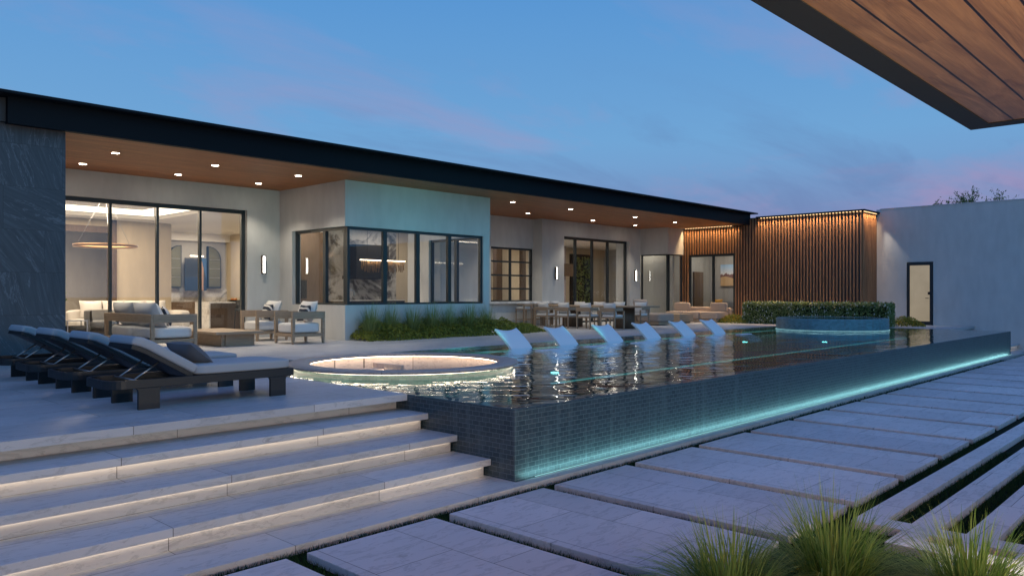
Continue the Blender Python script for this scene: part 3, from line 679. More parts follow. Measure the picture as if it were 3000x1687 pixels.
# ------------------------------------------------------------------ chaise loungers on the deck
def make_lounger():
    t=thing('sun_lounger','','sun lounger')
    Wd=.37
    # frame: flat bar loop with rounded head corners
    def loop(hw,x0,x1,r):
        pts=[(x1,-hw),(x1,hw)]
        for k in range(7):
            a=PI/2+k*(PI/2)/6; pts.append((x0+r+r*math.cos(a),hw-r+r*math.sin(a)))
        for k in range(7):
            a=PI+k*(PI/2)/6; pts.append((x0+r+r*math.cos(a),-hw+r+r*math.sin(a)))
        return pts
    o_=loop(Wd,-1.0,1.0,.16); i_=loop(Wd-.035,-.965,.965,.13); n=len(o_); f=MB()
    vs=[(x,y,z) for z in (.215,.30) for x,y in o_]+[(x,y,z) for z in (.215,.30) for x,y in i_]; fs=[]
    for k in range(n):
        j=(k+1)%n
        fs+=[(k,j,n+j,n+k),(2*n+j,2*n+k,3*n+k,3*n+j),(n+k,n+j,3*n+j,3*n+k),(j,k,2*n+k,2*n+j)]
    f.add(vs,fs); f.box(-.14,-.10,-Wd+.035,Wd-.035,.235,.275); f.box(.4,.44,-Wd+.035,Wd-.035,.235,.275); f.box(-.1,.96,-Wd+.036,Wd-.036,.276,.298)
    f.build('frame','lounge_metal',t,.004)
    for (x0,x1) in ((-.72,-.51),(.71,.90)):
        for sy in (-1,1):
            y0=sy*Wd; y1=sy*(Wd-.036); a,b_=min(y0,y1),max(y0,y1); r=.03
            pr=[(x0,0),(x1,0),(x1,.18)]+[(x1+r-r*math.cos(q),.18+.034*math.sin(q)) for q in (R(30),R(60),R(90))]+[(x0-r+r*math.cos(q),.18+.034*math.sin(q)) for q in (R(90),R(60),R(30))]+[(x0,.18)]
            MB().extrude(pr,a,b_).build('leg','lounge_metal',t,.003)
    c=MB(); c.cushion(.425,0,.352,1.14,Wd*2-.02,.108,10,9,.05); c.build('seat_cushion','blue_cush',t)
    # back: bent profile
    und=[(-.16,.272),(-.42,.425),(-.62,.542),(-.70,.58),(-.77,.607)]
    th=.045; sh=.10
    def offs(p,d):
        r=[]
        for i,(x,z) in enumerate(p):
            a=p[max(0,i-1)]; b_=p[min(len(p)-1,i+1)]; tx,tz=b_[0]-a[0],b_[1]-a[1]; L=math.hypot(tx,tz); r.append((x+tz/L*d,z-tx/L*d))
        return r
    up=offs(und,th)
    if up[1][1]<und[1][1]: up=offs(und,-th); sg=-1
    else: sg=1
    MB().extrude(und+up[::-1],-Wd+.06,Wd-.06).build('back_frame','lounge_metal',t,.004)
    cu=offs(und,sg*(th+.003)); cu2=offs(und,sg*(th+sh))
    cu=[(cu[0][0]-.0,cu[0][1])]+cu[1:-1]+[(cu[-1][0]-.02,cu[-1][1])]; cu2=cu2[:-1]+[(cu2[-1][0]-.02,cu2[-1][1]-.01)]
    o=MB().extrude(cu+cu2[::-1],-Wd+.045,Wd-.045,smooth=True).build('back_cushion','blue_cush',t)
    bv=o.modifiers.new('b','BEVEL'); bv.width=.03; bv.segments=4; bv.limit_method='ANGLE'; bv.angle_limit=R(35)
    p=MB()
    for y in (-.2,.2):
        p.tube([(-.46,y,.445),(-.70,y,.285)],.009)
    p.tube([(-.70,-.33,.285),(-.70,.33,.285)],.009)
    p.build('prop_stay','steel',t)
    return t
L=make_lounger()
for i,(y,lab) in enumerate(((8.33,'black framed chaise lounger with charcoal pillow, nearest the steps'),(9.58,'black framed chaise lounger second from the steps'),(10.85,'black framed chaise lounger third from the steps'),(12.08,'black framed chaise lounger farthest from the steps, beside the slate wall'))):
    o=L if i==0 else copy_tree(L); o.location=(3.75,y,D); tag(o,lab,group='chaise loungers in a row on the deck')
m=Matrix.Translation((3.70,8.34,D+.515))@Matrix.Rotation(R(8),4,'Z')@Matrix.Rotation(R(-52),4,'Y')@Matrix.Rotation(R(90),4,'Z')
tag(MB().pillow(.5,.34,.16,m,12).build('pillow','dark_pillow'),'charcoal woven pillow leaning on the nearest black lounger','pillow')

# ------------------------------------------------------------------ outdoor lounge set
def teak_frame(t,dx,dy,n_extra=0,mid=False):
    """frame facing +x: back rail at -x, arms at both y ends; origin at floor centre"""
    x0,x1,y0,y1=-dx/2,dx/2,-dy/2,dy/2; lw=.07
    for x in (x0+.035,x1-.035):
        for y in (y0+.035,y1-.035):
            l=MB(); l.taper(x,y,0,.16,.045,lw); l.box(x-lw/2,x+lw/2,y-lw/2,y+lw/2,.16,.57); l.build('leg','teak',t,.006)
    f=MB()
    f.box(x0+.01,x0+.05,y0+.07,y1-.07,.165,.235); f.box(x1-.05,x1-.01,y0+.07,y1-.07,.165,.235)
    f.box(x0+.07,x1-.07,y0+.01,y0+.05,.165,.235); f.box(x0+.07,x1-.07,y1-.05,y1-.01,.165,.235); f.box(x0+.05,x1-.05,y0+.05,y1-.05,.2,.22)
    f.build('seat_frame','teak_y',t,.005)
    MB().box(x0-.002,x0+.043,y0,y1,.57,.74).build('back_rail','teak_y',t,.006)
    MB().box(x0+.044,x1,y0,y0+.045,.57,.74).build('arm_rail','teak',t,.006); MB().box(x0+.044,x1,y1-.045,y1,.57,.74).build('arm_rail','teak',t,.006)
sofa=thing('outdoor_sofa','teak framed outdoor sofa with white cushions, its back toward the loungers','sofa',(6.68,16.97,D))
teak_frame(sofa,.93,2.55)
for k in (-1,1):
    MB().cushion(.03,k*.60,.36,.83,1.19,.24,12,7,.06).build('seat_cushion','white_fab',sofa)
    m=Matrix.Translation((-.22,k*.58,.72))@Matrix.Rotation(R(-24),4,'Y')@Matrix.Rotation(R(90),4,'Z')
    MB().pillow(1.16,.56,.30,m,14,3+k).build('back_cushion','white_fab',sofa)
tag(MB().pillow(.46,.42,.16,Matrix.Translation((6.78,16.35,D+.68))@Matrix.Rotation(R(-20),4,'Y')@Matrix.Rotation(R(70),4,'Z'),12).build('pillow','pattern'),'dark patterned pillow standing on the seat of the outdoor sofa','pillow')
def armchair(loc,lab):
    t=thing('outdoor_armchair',lab,'armchair',loc,PI,'teak armchairs by the coffee table')
    teak_frame(t,.86,.82)
    MB().cushion(.02,0,.36,.76,.70,.24,12,7,.06).build('seat_cushion','white_fab',t)
    MB().pillow(.66,.52,.26,Matrix.Translation((-.2,0,.74))@Matrix.Rotation(R(-20),4,'Y')@Matrix.Rotation(R(90),4,'Z'),12,5).build('back_cushion','white_fab',t)
    return t
A=armchair((9.79,16.15,D),'teak armchair with white cushions standing nearer the pool')
B=copy_tree(A); B.location=(9.83,17.85,D); tag(B,'teak armchair with white cushions standing nearer the house wall')
for y,lab in ((16.12,'black and white patterned pillow in the armchair nearer the pool'),(17.82,'black and white patterned pillow in the armchair nearer the house wall')):
    tag(MB().pillow(.46,.4,.14,Matrix.Translation((9.86,y-.05,D+.70))@Matrix.Rotation(R(16),4,'Y')@Matrix.Rotation(R(90),4,'Z'),12).build('pillow','pattern'),lab,'pillow',group='patterned pillows in the armchairs')
ct=thing('coffee_table','low square teak coffee table between sofa and armchairs','coffee table',(8.25,17.0,D))
MB().box(-.56,.56,-1.0,1.0,.27,.325).build('tabletop','teak',ct,.005)
MB().box(-.34,-.26,-.78,.78,0,.269).build('base_panel','teak_y',ct,.004); MB().box(.36,.44,-.78,.78,0,.269).build('base_panel','teak_y',ct,.004); MB().box(-.25,.35,-.8,-.72,0,.269).build('base_panel','teak',ct,.004)

# ------------------------------------------------------------------ bar, stools, dining set
bar=thing('bar_counter','stone topped outdoor bar counter below the gridded window','bar counter',(20.3,19.3,D))
MB().box(-3.2,2.0,-.28,.39,.80,.87).build('countertop','marble',bar,.004); MB().box(-3.15,1.85,.0,.38,0,.799).build('base','stucco',bar)
def make_stool():
    t=thing('bar_stool','','bar stool')
    for x in (-.19,.19):
        for y in (-.19,.19):
            l=MB(); hh=.62 if y>0 else .80; l.taper(x,y,0,hh,.032,.04); l.build('leg','teak',t,.003)
    r=MB()
    for y in (-.19,.19): r.box(-.17,.17,y-.012,y+.012,.22,.25)
    for x in (-.19,.19): r.box(x-.012,x+.012,-.17,.17,.22,.25)
    r.build('footrest','teak',t); MB().box(-.21,.21,-.21,.21,.575,.615).build('seat_frame','teak',t,.004)
    MB().cushion(0,.02,.645,.40,.40,.065,6,6,.1).build('seat_cushion','white_fab',t)
    b=MB(); b.box(-.22,.22,-.235,-.205,.72,.80); b.box(-.235,-.205,-.2,.1,.74,.79); b.box(.205,.235,-.2,.1,.74,.79); b.build('back_rail','teak',t,.004)
    MB().pillow(.40,.26,.12,Matrix.Translation((0,-.13,.76))@Matrix.Rotation(R(12),4,'X'),8).build('back_cushion','white_fab',t)
    return t
st=make_stool()
for i,lab in enumerate(('slim teak bar stool at the planting bed end of the outdoor bar','slim teak bar stool second from the planting bed','slim teak bar stool third from the planting bed','slim teak bar stool at the dining table end of the outdoor bar')):
    o=st if i==0 else copy_tree(st); o.location=(20.35+.52*i,18.72,D); tag(o,lab,group='stools at the outdoor bar')
tb=thing('dining_table','long teak dining table on two drum pedestals','dining table',(21.35,16.2,D))
MB().box(-.55,.55,-2.15,2.15,.70,.75).build('tabletop','teak_y',tb,.006)
for y in (-1.1,1.1): MB().lathe([(0,0),(.36,0),(.36,.699),(0,.699)],28,(0,y,0)).build('pedestal','oak',tb)
def make_dchair():
    t=thing('dining_chair','','dining chair')   # faces +x
    for x in (-.26,.24):
        for y in (-.27,.27):
            l=MB(); l.taper(x,y,0,.60,.034,.046); l.build('leg','teak',t,.003)
    MB().box(-.27,.26,-.275,.275,.36,.41).build('seat_frame','teak',t,.004)
    MB().cushion(0,0,.44,.52,.53,.075,8,6,.1).build('seat_cushion','white_fab',t)
    r=MB(); r.box(-.295,-.262,-.30,.30,.575,.70); r.box(-.26,.16,-.30,-.272,.60,.70); r.box(-.26,.16,.272,.30,.60,.70); r.build('back_rail','teak_y',t,.006)
    MB().pillow(.50,.40,.17,Matrix.Translation((-.14,0,.67))@Matrix.Rotation(R(-14),4,'Y')@Matrix.Rotation(R(90),4,'Z'),10).build('back_cushion','white_fab',t)
    return t
dc=make_dchair(); 
nm=['nearest the bar','second from the bar','third from the bar','farthest from the bar']
k=0
for side,x,rz,ys in (('pool',20.3,0,(17.62,16.7,15.78,14.8)),('house',22.45,PI,(18.0,17.1,16.2,15.3))):
    for j,y in enumerate(ys):
        o=dc if k==0 else copy_tree(dc); k+=1
        o.location=(x,y,D); o.rotation_euler.z=rz
        tag(o,('white cushioned dining chair on the %s side of the table, %s'%({'pool':'near','house':'far'}[side],nm[j])),group='chairs around the dining table')

# ------------------------------------------------------------------ taupe sectional
def block(t,name,mat,x0,x1,y0,y1,z0,z1,p=9): MB().cushion((x0+x1)/2,(y0+y1)/2,(z0+z1)/2,x1-x0,y1-y0,z1-z0,12,p,.03).build(name,mat,t)
ch=thing('chaise_sofa','taupe upholstered chaise sofa on a low wood plinth beside the dining table','sofa',(24.5,16.3,D))
MB().box(-.5,.48,-.85,1.0,.03,.13).build('plinth','teak',ch,.004); block(ch,'seat_cushion','taupe',-.52,.52,-.9,.12,.13,.43); block(ch,'arm','taupe',-.52,.52,.13,.98,.13,.68); MB().pillow(.9,.5,.28,Matrix.Translation((0,.25,.72))@Matrix.Rotation(R(-18),4,'X'),10).build('back_cushion','taupe',ch)
so=thing('sectional_sofa','long taupe sectional sofa on a wood plinth in front of the sliding door','sofa',(28.45,16.45,D))
MB().box(-.5,.5,-1.15,1.2,.03,.13).build('plinth','teak_y',so,.004)
for y0,y1 in ((-1.2,-.38),(-.37,.42),(.43,1.25)): block(so,'seat_cushion','taupe',-.52,.42,y0,y1,.13,.43)
block(so,'back','taupe',.42,.66,-1.2,1.25,.13,.60)
for y in (-.85,.85): MB().cushion(.22,y,.60,.2,.72,.38,10,7,.05,Matrix.Translation((0,0,0))).build('back_cushion','taupe',so)
lt=thing('low_table','boxy oiled wood coffee table in front of the taupe sofas','coffee table',(26.75,16.5,D))
MB().box(-.5,.5,-.55,.55,.05,.36).build('box','teak',lt,.006); MB().box(-.42,.42,-.47,.47,0,.049).build('plinth','oak',lt)

# ------------------------------------------------------------------ in-pool loungers
def make_chair():
    t=thing('pool_chair','','pool lounger')
    # profile in (y,z) from the top of the back down to the foot, facing -y
    ctr=[(.47,.365),(.36,.29),(.22,.175),(.08,.05),(-.02,-.06),(-.12,-.14),(-.26,-.17),(-.42,-.13),(-.58,-.10),(-.72,-.048),(-.84,-.05),(-.95,-.10),(-1.06,-.16),(-1.15,-.25)]
    th=.055; n=len(ctr); nu=10; w=.33; vs=[];fs=[]
    nrm=[]
    for i,(y,z) in enumerate(ctr):
        a=ctr[max(0,i-1)]; b_=ctr[min(n-1,i+1)]; ty,tz=b_[0]-a[0],b_[1]-a[1]; L_=math.hypot(ty,tz); nrm.append((tz/L_,-ty/L_))
    for s in (0,1):
        for i,(y,z) in enumerate(ctr):
            for u in range(nu+1):
                x=-w+2*w*u/nu; q=1-(x/w)**2
                cy,cz=y,z
                if i==0: cy-=.05*q; cz-=.05*q
                if i==1: cy-=.02*q; cz-=.02*q
                k=-th*s
                vs.append((x,cy+nrm[i][0]*k*-1,cz+nrm[i][1]*k*-1))
    m1=nu+1; off=n*m1
    for i in range(n-1):
        for u in range(nu):
            a=i*m1+u; fs.append((a,a+1,a+m1+1,a+m1)); fs.append((off+a,off+a+m1,off+a+m1+1,off+a+1))
        fs.append((i*m1,(i+1)*m1,off+(i+1)*m1,off+i*m1)); a=i*m1+nu; fs.append((a,off+a,off+a+m1,a+m1))
    for u in range(nu):
        fs.append((u,off+u,off+u+1,u+1)); a=(n-1)*m1+u; fs.append((a,a+1,off+a+1,off+a))
    o=MB().add(vs,fs,False).build('shell','white_shell',t,.008)
    o.data.polygons.foreach_set('use_smooth',[True]*len(o.data.polygons)); o.modifiers['bevel'].angle_limit=R(50)
    MB().box(-.28,.28,-.35,-.15,-.275,-.17).build('base','white_shell',t)
    return t
pc=make_chair()
nm=['nearest the sunken pit','second from the sunken pit','third from the sunken pit','fourth from the sunken pit','fifth from the sunken pit','farthest from the sunken pit']
for i,x in enumerate((12.13,13.72,15.5,17.2,18.98,20.68)):
    o=pc if i==0 else copy_tree(pc); o.location=(x,11.25,D); tag(o,'white moulded lounger half submerged in the pool, '+nm[i],group='white loungers in the pool')

# ------------------------------------------------------------------ plants
def blade(mb,x,y,z,ang,h,reach,w,seg=5,droop=1.0):
    dx,dy=math.cos(ang),math.sin(ang); px,py=-dy,dx; vs=[];fs=[]
    for i in range(seg+1):
        t=i/seg; r=reach*t**1.5; hh=h*(t-.42*droop*t**2.6*(reach/max(h,.05)))
        ww=w*(1-t**1.6)+.0004
        c=(x+dx*r,y+dy*r,z+hh); vs+=[(c[0]-px*ww,c[1]-py*ww,c[2]),(c[0]+px*ww,c[1]+py*ww,c[2])]
    for i in range(seg): fs.append((2*i,2*i+1,2*i+3,2*i+2))
    mb.add(vs,fs,True)
def tuft(r,n,h,rad,w,reach):
    mb=MB(); rr=random.Random(r)
    for _ in range(n):
        a=rr.uniform(0,2*PI); q=rad*math.sqrt(rr.random()); k=rr.random()
        a2=a+rr.uniform(-.5,.5)
        blade(mb,q*math.cos(a),q*math.sin(a),0,a2,h*(1.0-.35*k)*rr.uniform(.6,1.12),reach*(.15+1.15*k)*rr.uniform(.7,1.25),w*rr.uniform(.6,1.2),6,rr.uniform(.7,1.5))
    return mb
for i,(x,y,h,rch,lab) in enumerate(((4.38,2.30,.40,.42,'tuft of yellow green fountain grass at the bottom edge, left of the fullest tuft'),(5.04,1.93,.50,.46,'fullest tuft of yellow green fountain grass at the end of the paving slabs'),(5.32,1.22,.44,.42,'tuft of yellow green fountain grass beside the stone strips, near the bottom right corner'))):
    t=thing('fountain_grass',lab,'grass plant',(x,y,-.07),0,'fountain grass in the foreground')
    tuft(20+i,950,h*1.36+.08,.17,.0055,rch*1.5).build('blades','grassA',t)
ord_=['first','second','third','fourth','fifth','sixth','seventh']
tp=None
for i,x in enumerate((11.62,12.25,12.92,13.6,14.28,14.97,15.64)):
    t=thing('ornamental_grass','%s tuft of tall green grass along the kitchen bay, counted from the armchairs'%ord_[i],'grass plant',(x,15.86+.05*math.sin(i*2),D),0,'grass tufts along the kitchen bay')
    tuft(50+i,420,1.0+.06*math.sin(i*3),.12,.0065,.44).build('blades','grassB',t)
def leaves(mb,n,fn,size,rr,flat=.3):
    for _ in range(n):
        p=fn(rr); s=size*rr.uniform(.6,1.3)
        d=Vector((rr.gauss(0,1),rr.gauss(0,1),rr.gauss(flat,1))).normalized(); a=d.orthogonal().normalized(); a.rotate(Matrix.Rotation(rr.uniform(0,6.28),3,d)); b=d.cross(a)
        c=Vector(p); mb.add([tuple(c-a*s),tuple(c+b*s*.42+d*s*.1),tuple(c+a*s),tuple(c-b*s*.42+d*s*.1)],[(0,1,2,3)])
def cover(x0,x1,yb,yf,h,n,seed,size=.028):
    mb=MB(); rr=random.Random(seed)
    def fn(r):
        u=r.random(); x=x0+(x1-x0)*u; v=r.random(); f=yf+.06*math.sin(x*5.1)+.05*math.sin(x*2.3+1)
        y=yb+(f-yb)*v; e=min(u,1-u)*(x1-x0); top=h*(1-v**3)*min(1,.35+e*2.2)*(.8+.25*math.sin(x*7+y*3)*math.sin(x*3.1))
        return (x,y,D+max(.01,top*(1-r.random()**2*.7)))
    leaves(mb,n,fn,size,rr); return mb
tag(cover(11.2,16.85,16.15,15.25,.48,14000,3,.036).build('ground_cover','cover'),kind='stuff')
tag(cover(16.6,17.9,16.1,15.4,.33,2600,4,.034).build('low_shrub','cover'),'low leafy spreading shrub at the corner in front of the bar counter','shrub')
# clipped hedge with white flowers
hd=thing('clipped_hedge','long clipped green hedge with white flower spikes below the timber slats','hedge',(28.55,11.65,D))
HX,HY,HZ=.32,2.7,.79
MB().box(-HX+.07,HX-.07,-HY+.07,HY-.07,0,HZ-.08).build('branches','core',hd)
mb=MB(); rr=random.Random(5)
def hf(r):
    f=r.random()
    if f<.5: x=-HX+abs(r.gauss(0,.035)); y=r.uniform(-HY,HY); z=r.uniform(0,HZ)
    elif f<.8: x=r.uniform(-HX,HX); y=r.uniform(-HY,HY); z=HZ+r.gauss(0,.03)
    else: x=r.uniform(-HX,HX); y=-HY+abs(r.gauss(0,.03)) if r.random()<.7 else HY; z=r.uniform(0,HZ)
    return (x,y,z)
leaves(mb,11000,hf,.045,rr); mb.build('foliage','hedge',hd)
fl=MB()
for _ in range(420):
    x,y,z=hf(rr); hh=rr.uniform(.03,.075)
    fl.lathe([(.002,0),(.016,.02),(.012,hh*.6),(.001,hh)],5,(x-.03,y,z-.02))
tag(fl.build('flower_spikes','flower',hd),kind='stuff')
def bed(x,y,rad,n,seed,lab):
    t=thing('flowering_shrub',lab,'shrub',(x,y,D))
    mb=MB(); fb=MB(); rr=random.Random(seed)
    f=lambda r:(lambda a,q:(q*math.cos(a),q*1.6*math.sin(a),(1-(q/rad)**2)*.34*r.random()**.5+.02))(r.uniform(0,6.28),rad*math.sqrt(r.random()))
    leaves(mb,n,f,.04,rr); leaves(fb,n//6,lambda r:(lambda p:(p[0],p[1],p[2]+.04))(f(r)),.03,rr)
    mb.build('foliage','cover',t); tag(fb.build('flowers','yflower',t),kind='stuff')
bed(28.3,14.75,.42,1500,8,'low yellow flowering shrub at the left end of the hedge'); bed(29.6,8.85,.42,1300,9,'low yellow flowering shrub between the hedge and the glass door')
# tree behind the boundary wall
def tree(name,lab,loc,h,rad,seed,leafm,nl,ls,cat='tree'):
    t=thing(name,lab,cat,loc); rr=random.Random(seed); tk=MB(); lf=MB(); tips=[]
    top=h*.45; tk.tube([(0,0,0),(.05,.03,top*.5),(0,0,top)],[.16,.12,.1],7)
    def br(p,d,l,r,dep):
        q=p+d*l; tk.tube([tuple(p),tuple(p+d*l*.5+Vector((0,0,.03*l))),tuple(q)],[r,r*.75,r*.5],5)
        if dep==0: tips.append((p,q)); return
        for _ in range(rr.choice((3,3,4))):
            nd=(d+Vector((rr.gauss(0,.5),rr.gauss(0,.5),rr.gauss(.15,.4)))).normalized(); br(p+d*l*rr.uniform(.55,1),nd,l*rr.uniform(.6,.8),r*.5,dep-1)
    for i in range(7):
        a=2*PI*i/7+rr.uniform(-.3,.3); br(Vector((0,0,top)),Vector((math.cos(a)*.6,math.sin(a)*.6,rr.uniform(.5,1.2))).normalized(),rad*.62,.06,3)
    tk.build('trunk','bark',t)
    for _ in range(nl):
        p,q=rr.choice(tips); c=p.lerp(q,rr.uniform(.3,1.1))
        leaves(lf,1,lambda r:(c.x+r.gauss(0,.06),c.y+r.gauss(0,.06),c.z+r.gauss(0,.06)),ls,rr)
    lf.build('crown','treeleaf',t); return t
tree('garden_tree','thin leafed green tree top rising behind the pale boundary wall',(45,9.6,-.07),9.0,2.5,4,'treeleaf',3000,.06)

# ------------------------------------------------------------------ things inside the rooms
rp=thing('ring_pendant','large bronze ring pendant hanging in the living room','pendant lamp',(7.7,22.5,3.18))
MB().lathe([(.74,-.03),(.79,-.03),(.79,.03),(.74,.03)],64,close=True).build('ring','bronze',rp)
MB().lathe([(.745,-.031),(.785,-.031),(.785,-.036),(.745,-.036)],64,close=True).build('diffuser','ringglow',rp)
c=MB()
for a in (.3,2.4,4.5): c.tube([(.76*math.cos(a),.76*math.sin(a),.03),(.1*math.cos(a),.1*math.sin(a),1.24)],.005,5)
c.build('cables','steel',rp)
ar=thing('abstract_painting','dark blue abstract painting lit by a picture light above the bar','painting',(13.2,29.15,2.62))
MB().box(-.42,.42,-.02,.02,-.62,.62).build('canvas','art1',ar); MB().box(-.25,.25,-.14,-.08,.68,.71).build('picture_light','led_warm',ar)
for i,(x,lab,fl) in enumerate(((12.45,'arched glass cabinet left of the abstract painting',1),(14.0,'arched glass cabinet right of the abstract painting',-1))):
    t=thing('arched_cabinet',lab,'cabinet',(x,29.3,2.1),0,'arched cabinets behind the bar')
    w=.26; pr=[(-w,0),(w,0)]+([(w,1.62)] if fl>0 else [(w,1.1)])
    arc=[( -w*1+2*w*(1-math.sin(q)) , 1.1+.52*math.cos(q)) if fl>0 else (w-2*w*(1-math.sin(q)),1.1+.52*math.cos(q)) for q in [R(90*k/8) for k in range(9)]]
    pr=[(-w,0),(w,0)]+[(x_,z_) for x_,z_ in arc] if fl>0 else [(w,0),(-w,0)]+[(x_,z_) for x_,z_ in arc]
    MB().extrude(pr,-.04,.1).build('frame','black',t)
    MB().extrude([(x_*.87,.05+z_*.95) for x_,z_ in pr],-.05,-.041).build('glass_door','cabglass',t)
    sh=MB()
    for z in (.4,.75,1.1): sh.box(-w*.8,w*.8,-.056,-.051,z,z+.012)
    sh.build('shelf','steel',t)
isl=thing('kitchen_island','dark wood kitchen island with pale stone top in the living room','island',(12.2,23.9,D))
MB().box(-1.15,2.3,-.45,.55,.85,.89).build('countertop','marble',isl); MB().box(-1.05,2.2,-.2,.5,0,.849).build('base','oak',isl); MB().box(-1.15,-1.11,-.45,.55,0,.849).build('end_panel','marble',isl)
bs=thing('island_stool','black upholstered stool at the kitchen island','stool',(12.0,23.1,D))
MB().cushion(0,0,.66,.46,.46,.1,6,5).build('seat','black',bs); MB().lathe([(.24,.68),(.27,.95),(.24,.95),(.21,.68)],20,close=True,a0=PI,a1=2*PI).build('backrest','black',bs)
for x in (-.18,.18):
    for y in (-.18,.18): MB().tube([(x*1.15,y*1.15,0),(x,y,.63)],.014,6).build('leg','black',bs)
va=thing('glass_vase','clear vase of green leaves on the kitchen island','vase',(12.6,23.8,D+.89))
MB().lathe([(.0,.01),(.12,.01),(.15,.12),(.1,.24),(.11,.28)],20).build('vase','glass',va)
mb=MB(); rr=random.Random(2)
for _ in range(130): blade(mb,0,0,.1,rr.uniform(0,6.28),rr.uniform(.4,.75),rr.uniform(.05,.32),.012)
mb.build('leaves','grassB',va)
fb=thing('fruit_bowl','dark bowl of oranges on the kitchen island','bowl',(12.0,23.7,D+.89))
MB().lathe([(0,.01),(.1,.01),(.2,.05),(.21,.06),(.1,.03)],24).build('bowl','black',fb)
for x,y in ((0,0),(.07,.03),(-.06,.04),(.02,-.07)): MB().lathe([(.045*math.sin(PI*k/8),.075-.045*math.cos(PI*k/8)) for k in range(9)],12,(x,y,0)).build('orange','orange',fb)
inn=thing('indoor_sofa','cream indoor sofa with a row of cushions inside the living room','sofa',(8.7,23.6,D))
block(inn,'seat','cream',-1.5,1.5,-.5,.5,.08,.45); block(inn,'arm','cream',1.3,1.6,-.5,.5,.08,.65); block(inn,'back','cream',-1.5,1.3,.3,.55,.3,.7)
for k in range(4): MB().pillow(.6,.5,.2,Matrix.Translation((-.95+.6*k,.15,.72))@Matrix.Rotation(R(-15),4,'X'),8).build('back_cushion','cream',inn)
for (x,y,lab) in ((5.9,21.2,'grey tub chair just inside the left glass door'),(7.1,21.0,'grey tub chair behind the outdoor sofa, indoors')):
    t=thing('tub_chair',lab,'armchair',(x,y,D),0,'tub chairs indoors')
    MB().lathe([(.38,.02),(.40,.72),(.34,.74),(.30,.45),(.0,.43)],28,a0=R(-30),a1=R(210)).build('shell','greyfab',t); MB().cushion(0,0,.4,.6,.6,.16,6,4).build('seat_cushion','greyfab',t)
stb=thing('side_table','small glass side table with dark base between the tub chairs','side table',(6.5,21.1,D))
MB().box(-.25,.25,-.25,.25,.48,.5).build('tabletop','steel',stb)
for x in (-.22,.22):
    for y in (-.22,.22): MB().box(x-.012,x+.012,y-.012,y+.012,0,.479).build('leg','steel',stb)
MB().box(-.2,.2,-.2,.2,.02,.36).build('base','black',stb)
pl=thing('potted_branch','slender leafy branch plant inside the left glass door','plant',(6.25,22.6,D))
MB().lathe([(0,0),(.18,0),(.2,.4),(.17,.4),(.16,.35),(0,.35)],20).build('pot','white_shell',pl)
tk=MB(); lf=MB(); rr=random.Random(12)
for i in range(7):
    a=rr.uniform(0,6.28); q=Vector((.5*math.cos(a),.4*math.sin(a),rr.uniform(1.0,1.6))); m_=q*.5+Vector((0,0,.2)); tk.tube([(0,0,.35),tuple(m_),tuple(q)],[.01,.007,.003],5)
    for _ in range(38):
        u=rr.uniform(.35,1.05); c=m_.lerp(q,u); leaves(lf,1,lambda r:(c.x+r.gauss(0,.07),c.y+r.gauss(0,.07),c.z+r.gauss(0,.07)),.04,rr)
tk.build('stems','bark',pl); lf.build('leaves','hedge',pl)
# kitchen
rh=thing('range_hood','matt black range hood in front of the veined marble wall','range hood',(16.5,22.75,2.4))
MB().box(-.75,.75,-.4,.44,0,.12).build('canopy_box','black',rh); MB().box(-.7,.7,-.35,.44,.121,1.2).build('chimney','black',rh)
kp=thing('linear_pendant','linear pendant with a fringe of amber glass rods in the kitchen','pendant lamp',(14.75,19.5,2.9))
MB().box(-.85,.85,-.03,.03,0,.02).build('light_bar','led_warm',kp)
rod=MB(); rr=random.Random(3)
for i in range(60):
    x=-.82+1.64*i/59
    if -.1<x<.12: continue
    rod.tube([(x,rr.uniform(-.05,.05),-.01),(x,rr.uniform(-.05,.05),-rr.uniform(.22,.38))],.008,5)
rod.build('glass_rods','amber' if 'amber' in M else 'bronze',kp)
cb=MB(); cb.tube([(-.6,0,.02),(-.6,0,1.27)],.005,5); cb.tube([(.6,0,.02),(.6,0,1.27)],.005,5); cb.build('cables','black',kp)
kt=thing('kitchen_counter','dark kitchen counter run behind the bay windows','counter',(13.5,16.8,D))
MB().box(-2.1,2.3,-.32,.35,.83,.87).build('countertop','black',kt); MB().box(-2.05,2.3,-.3,.3,0,.829).build('base','oak',kt)
fa=thing('kitchen_faucet','tall arched steel faucet behind the corner window of the kitchen','faucet',(11.75,17.0,D+.87))
MB().tube([(0,0,0),(0,0,.3)]+[(.08-.08*math.cos(R(q)),0,.3+.09*math.sin(R(q))) for q in range(20,181,20)]+[(.16,0,.22)],.014,8).build('spout','steel',fa)
MB().lathe([(0,0),(.035,0),(.03,.04),(0,.04)],16).build('base','steel',fa)
ov=thing('tall_cabinet','tall dark oven cabinet seen through the kitchen corner window','cabinet',(13.6,22.8,D))
MB().box(-.9,1.1,-.3,.35,0,3.2).build('carcass','oak',ov); MB().box(-.3,.3,-.32,-.301,1.0,1.6).build('oven_door','black',ov)
kc=thing('kitchen_range','black cooker run below the range hood','cooker',(16.4,22.8,D))
MB().box(-1.5,1.6,-.3,.38,0,.9).build('carcass','black',kc); MB().box(-1.5,1.6,-.33,.39,.901,.93).build('worktop','marble',kc)
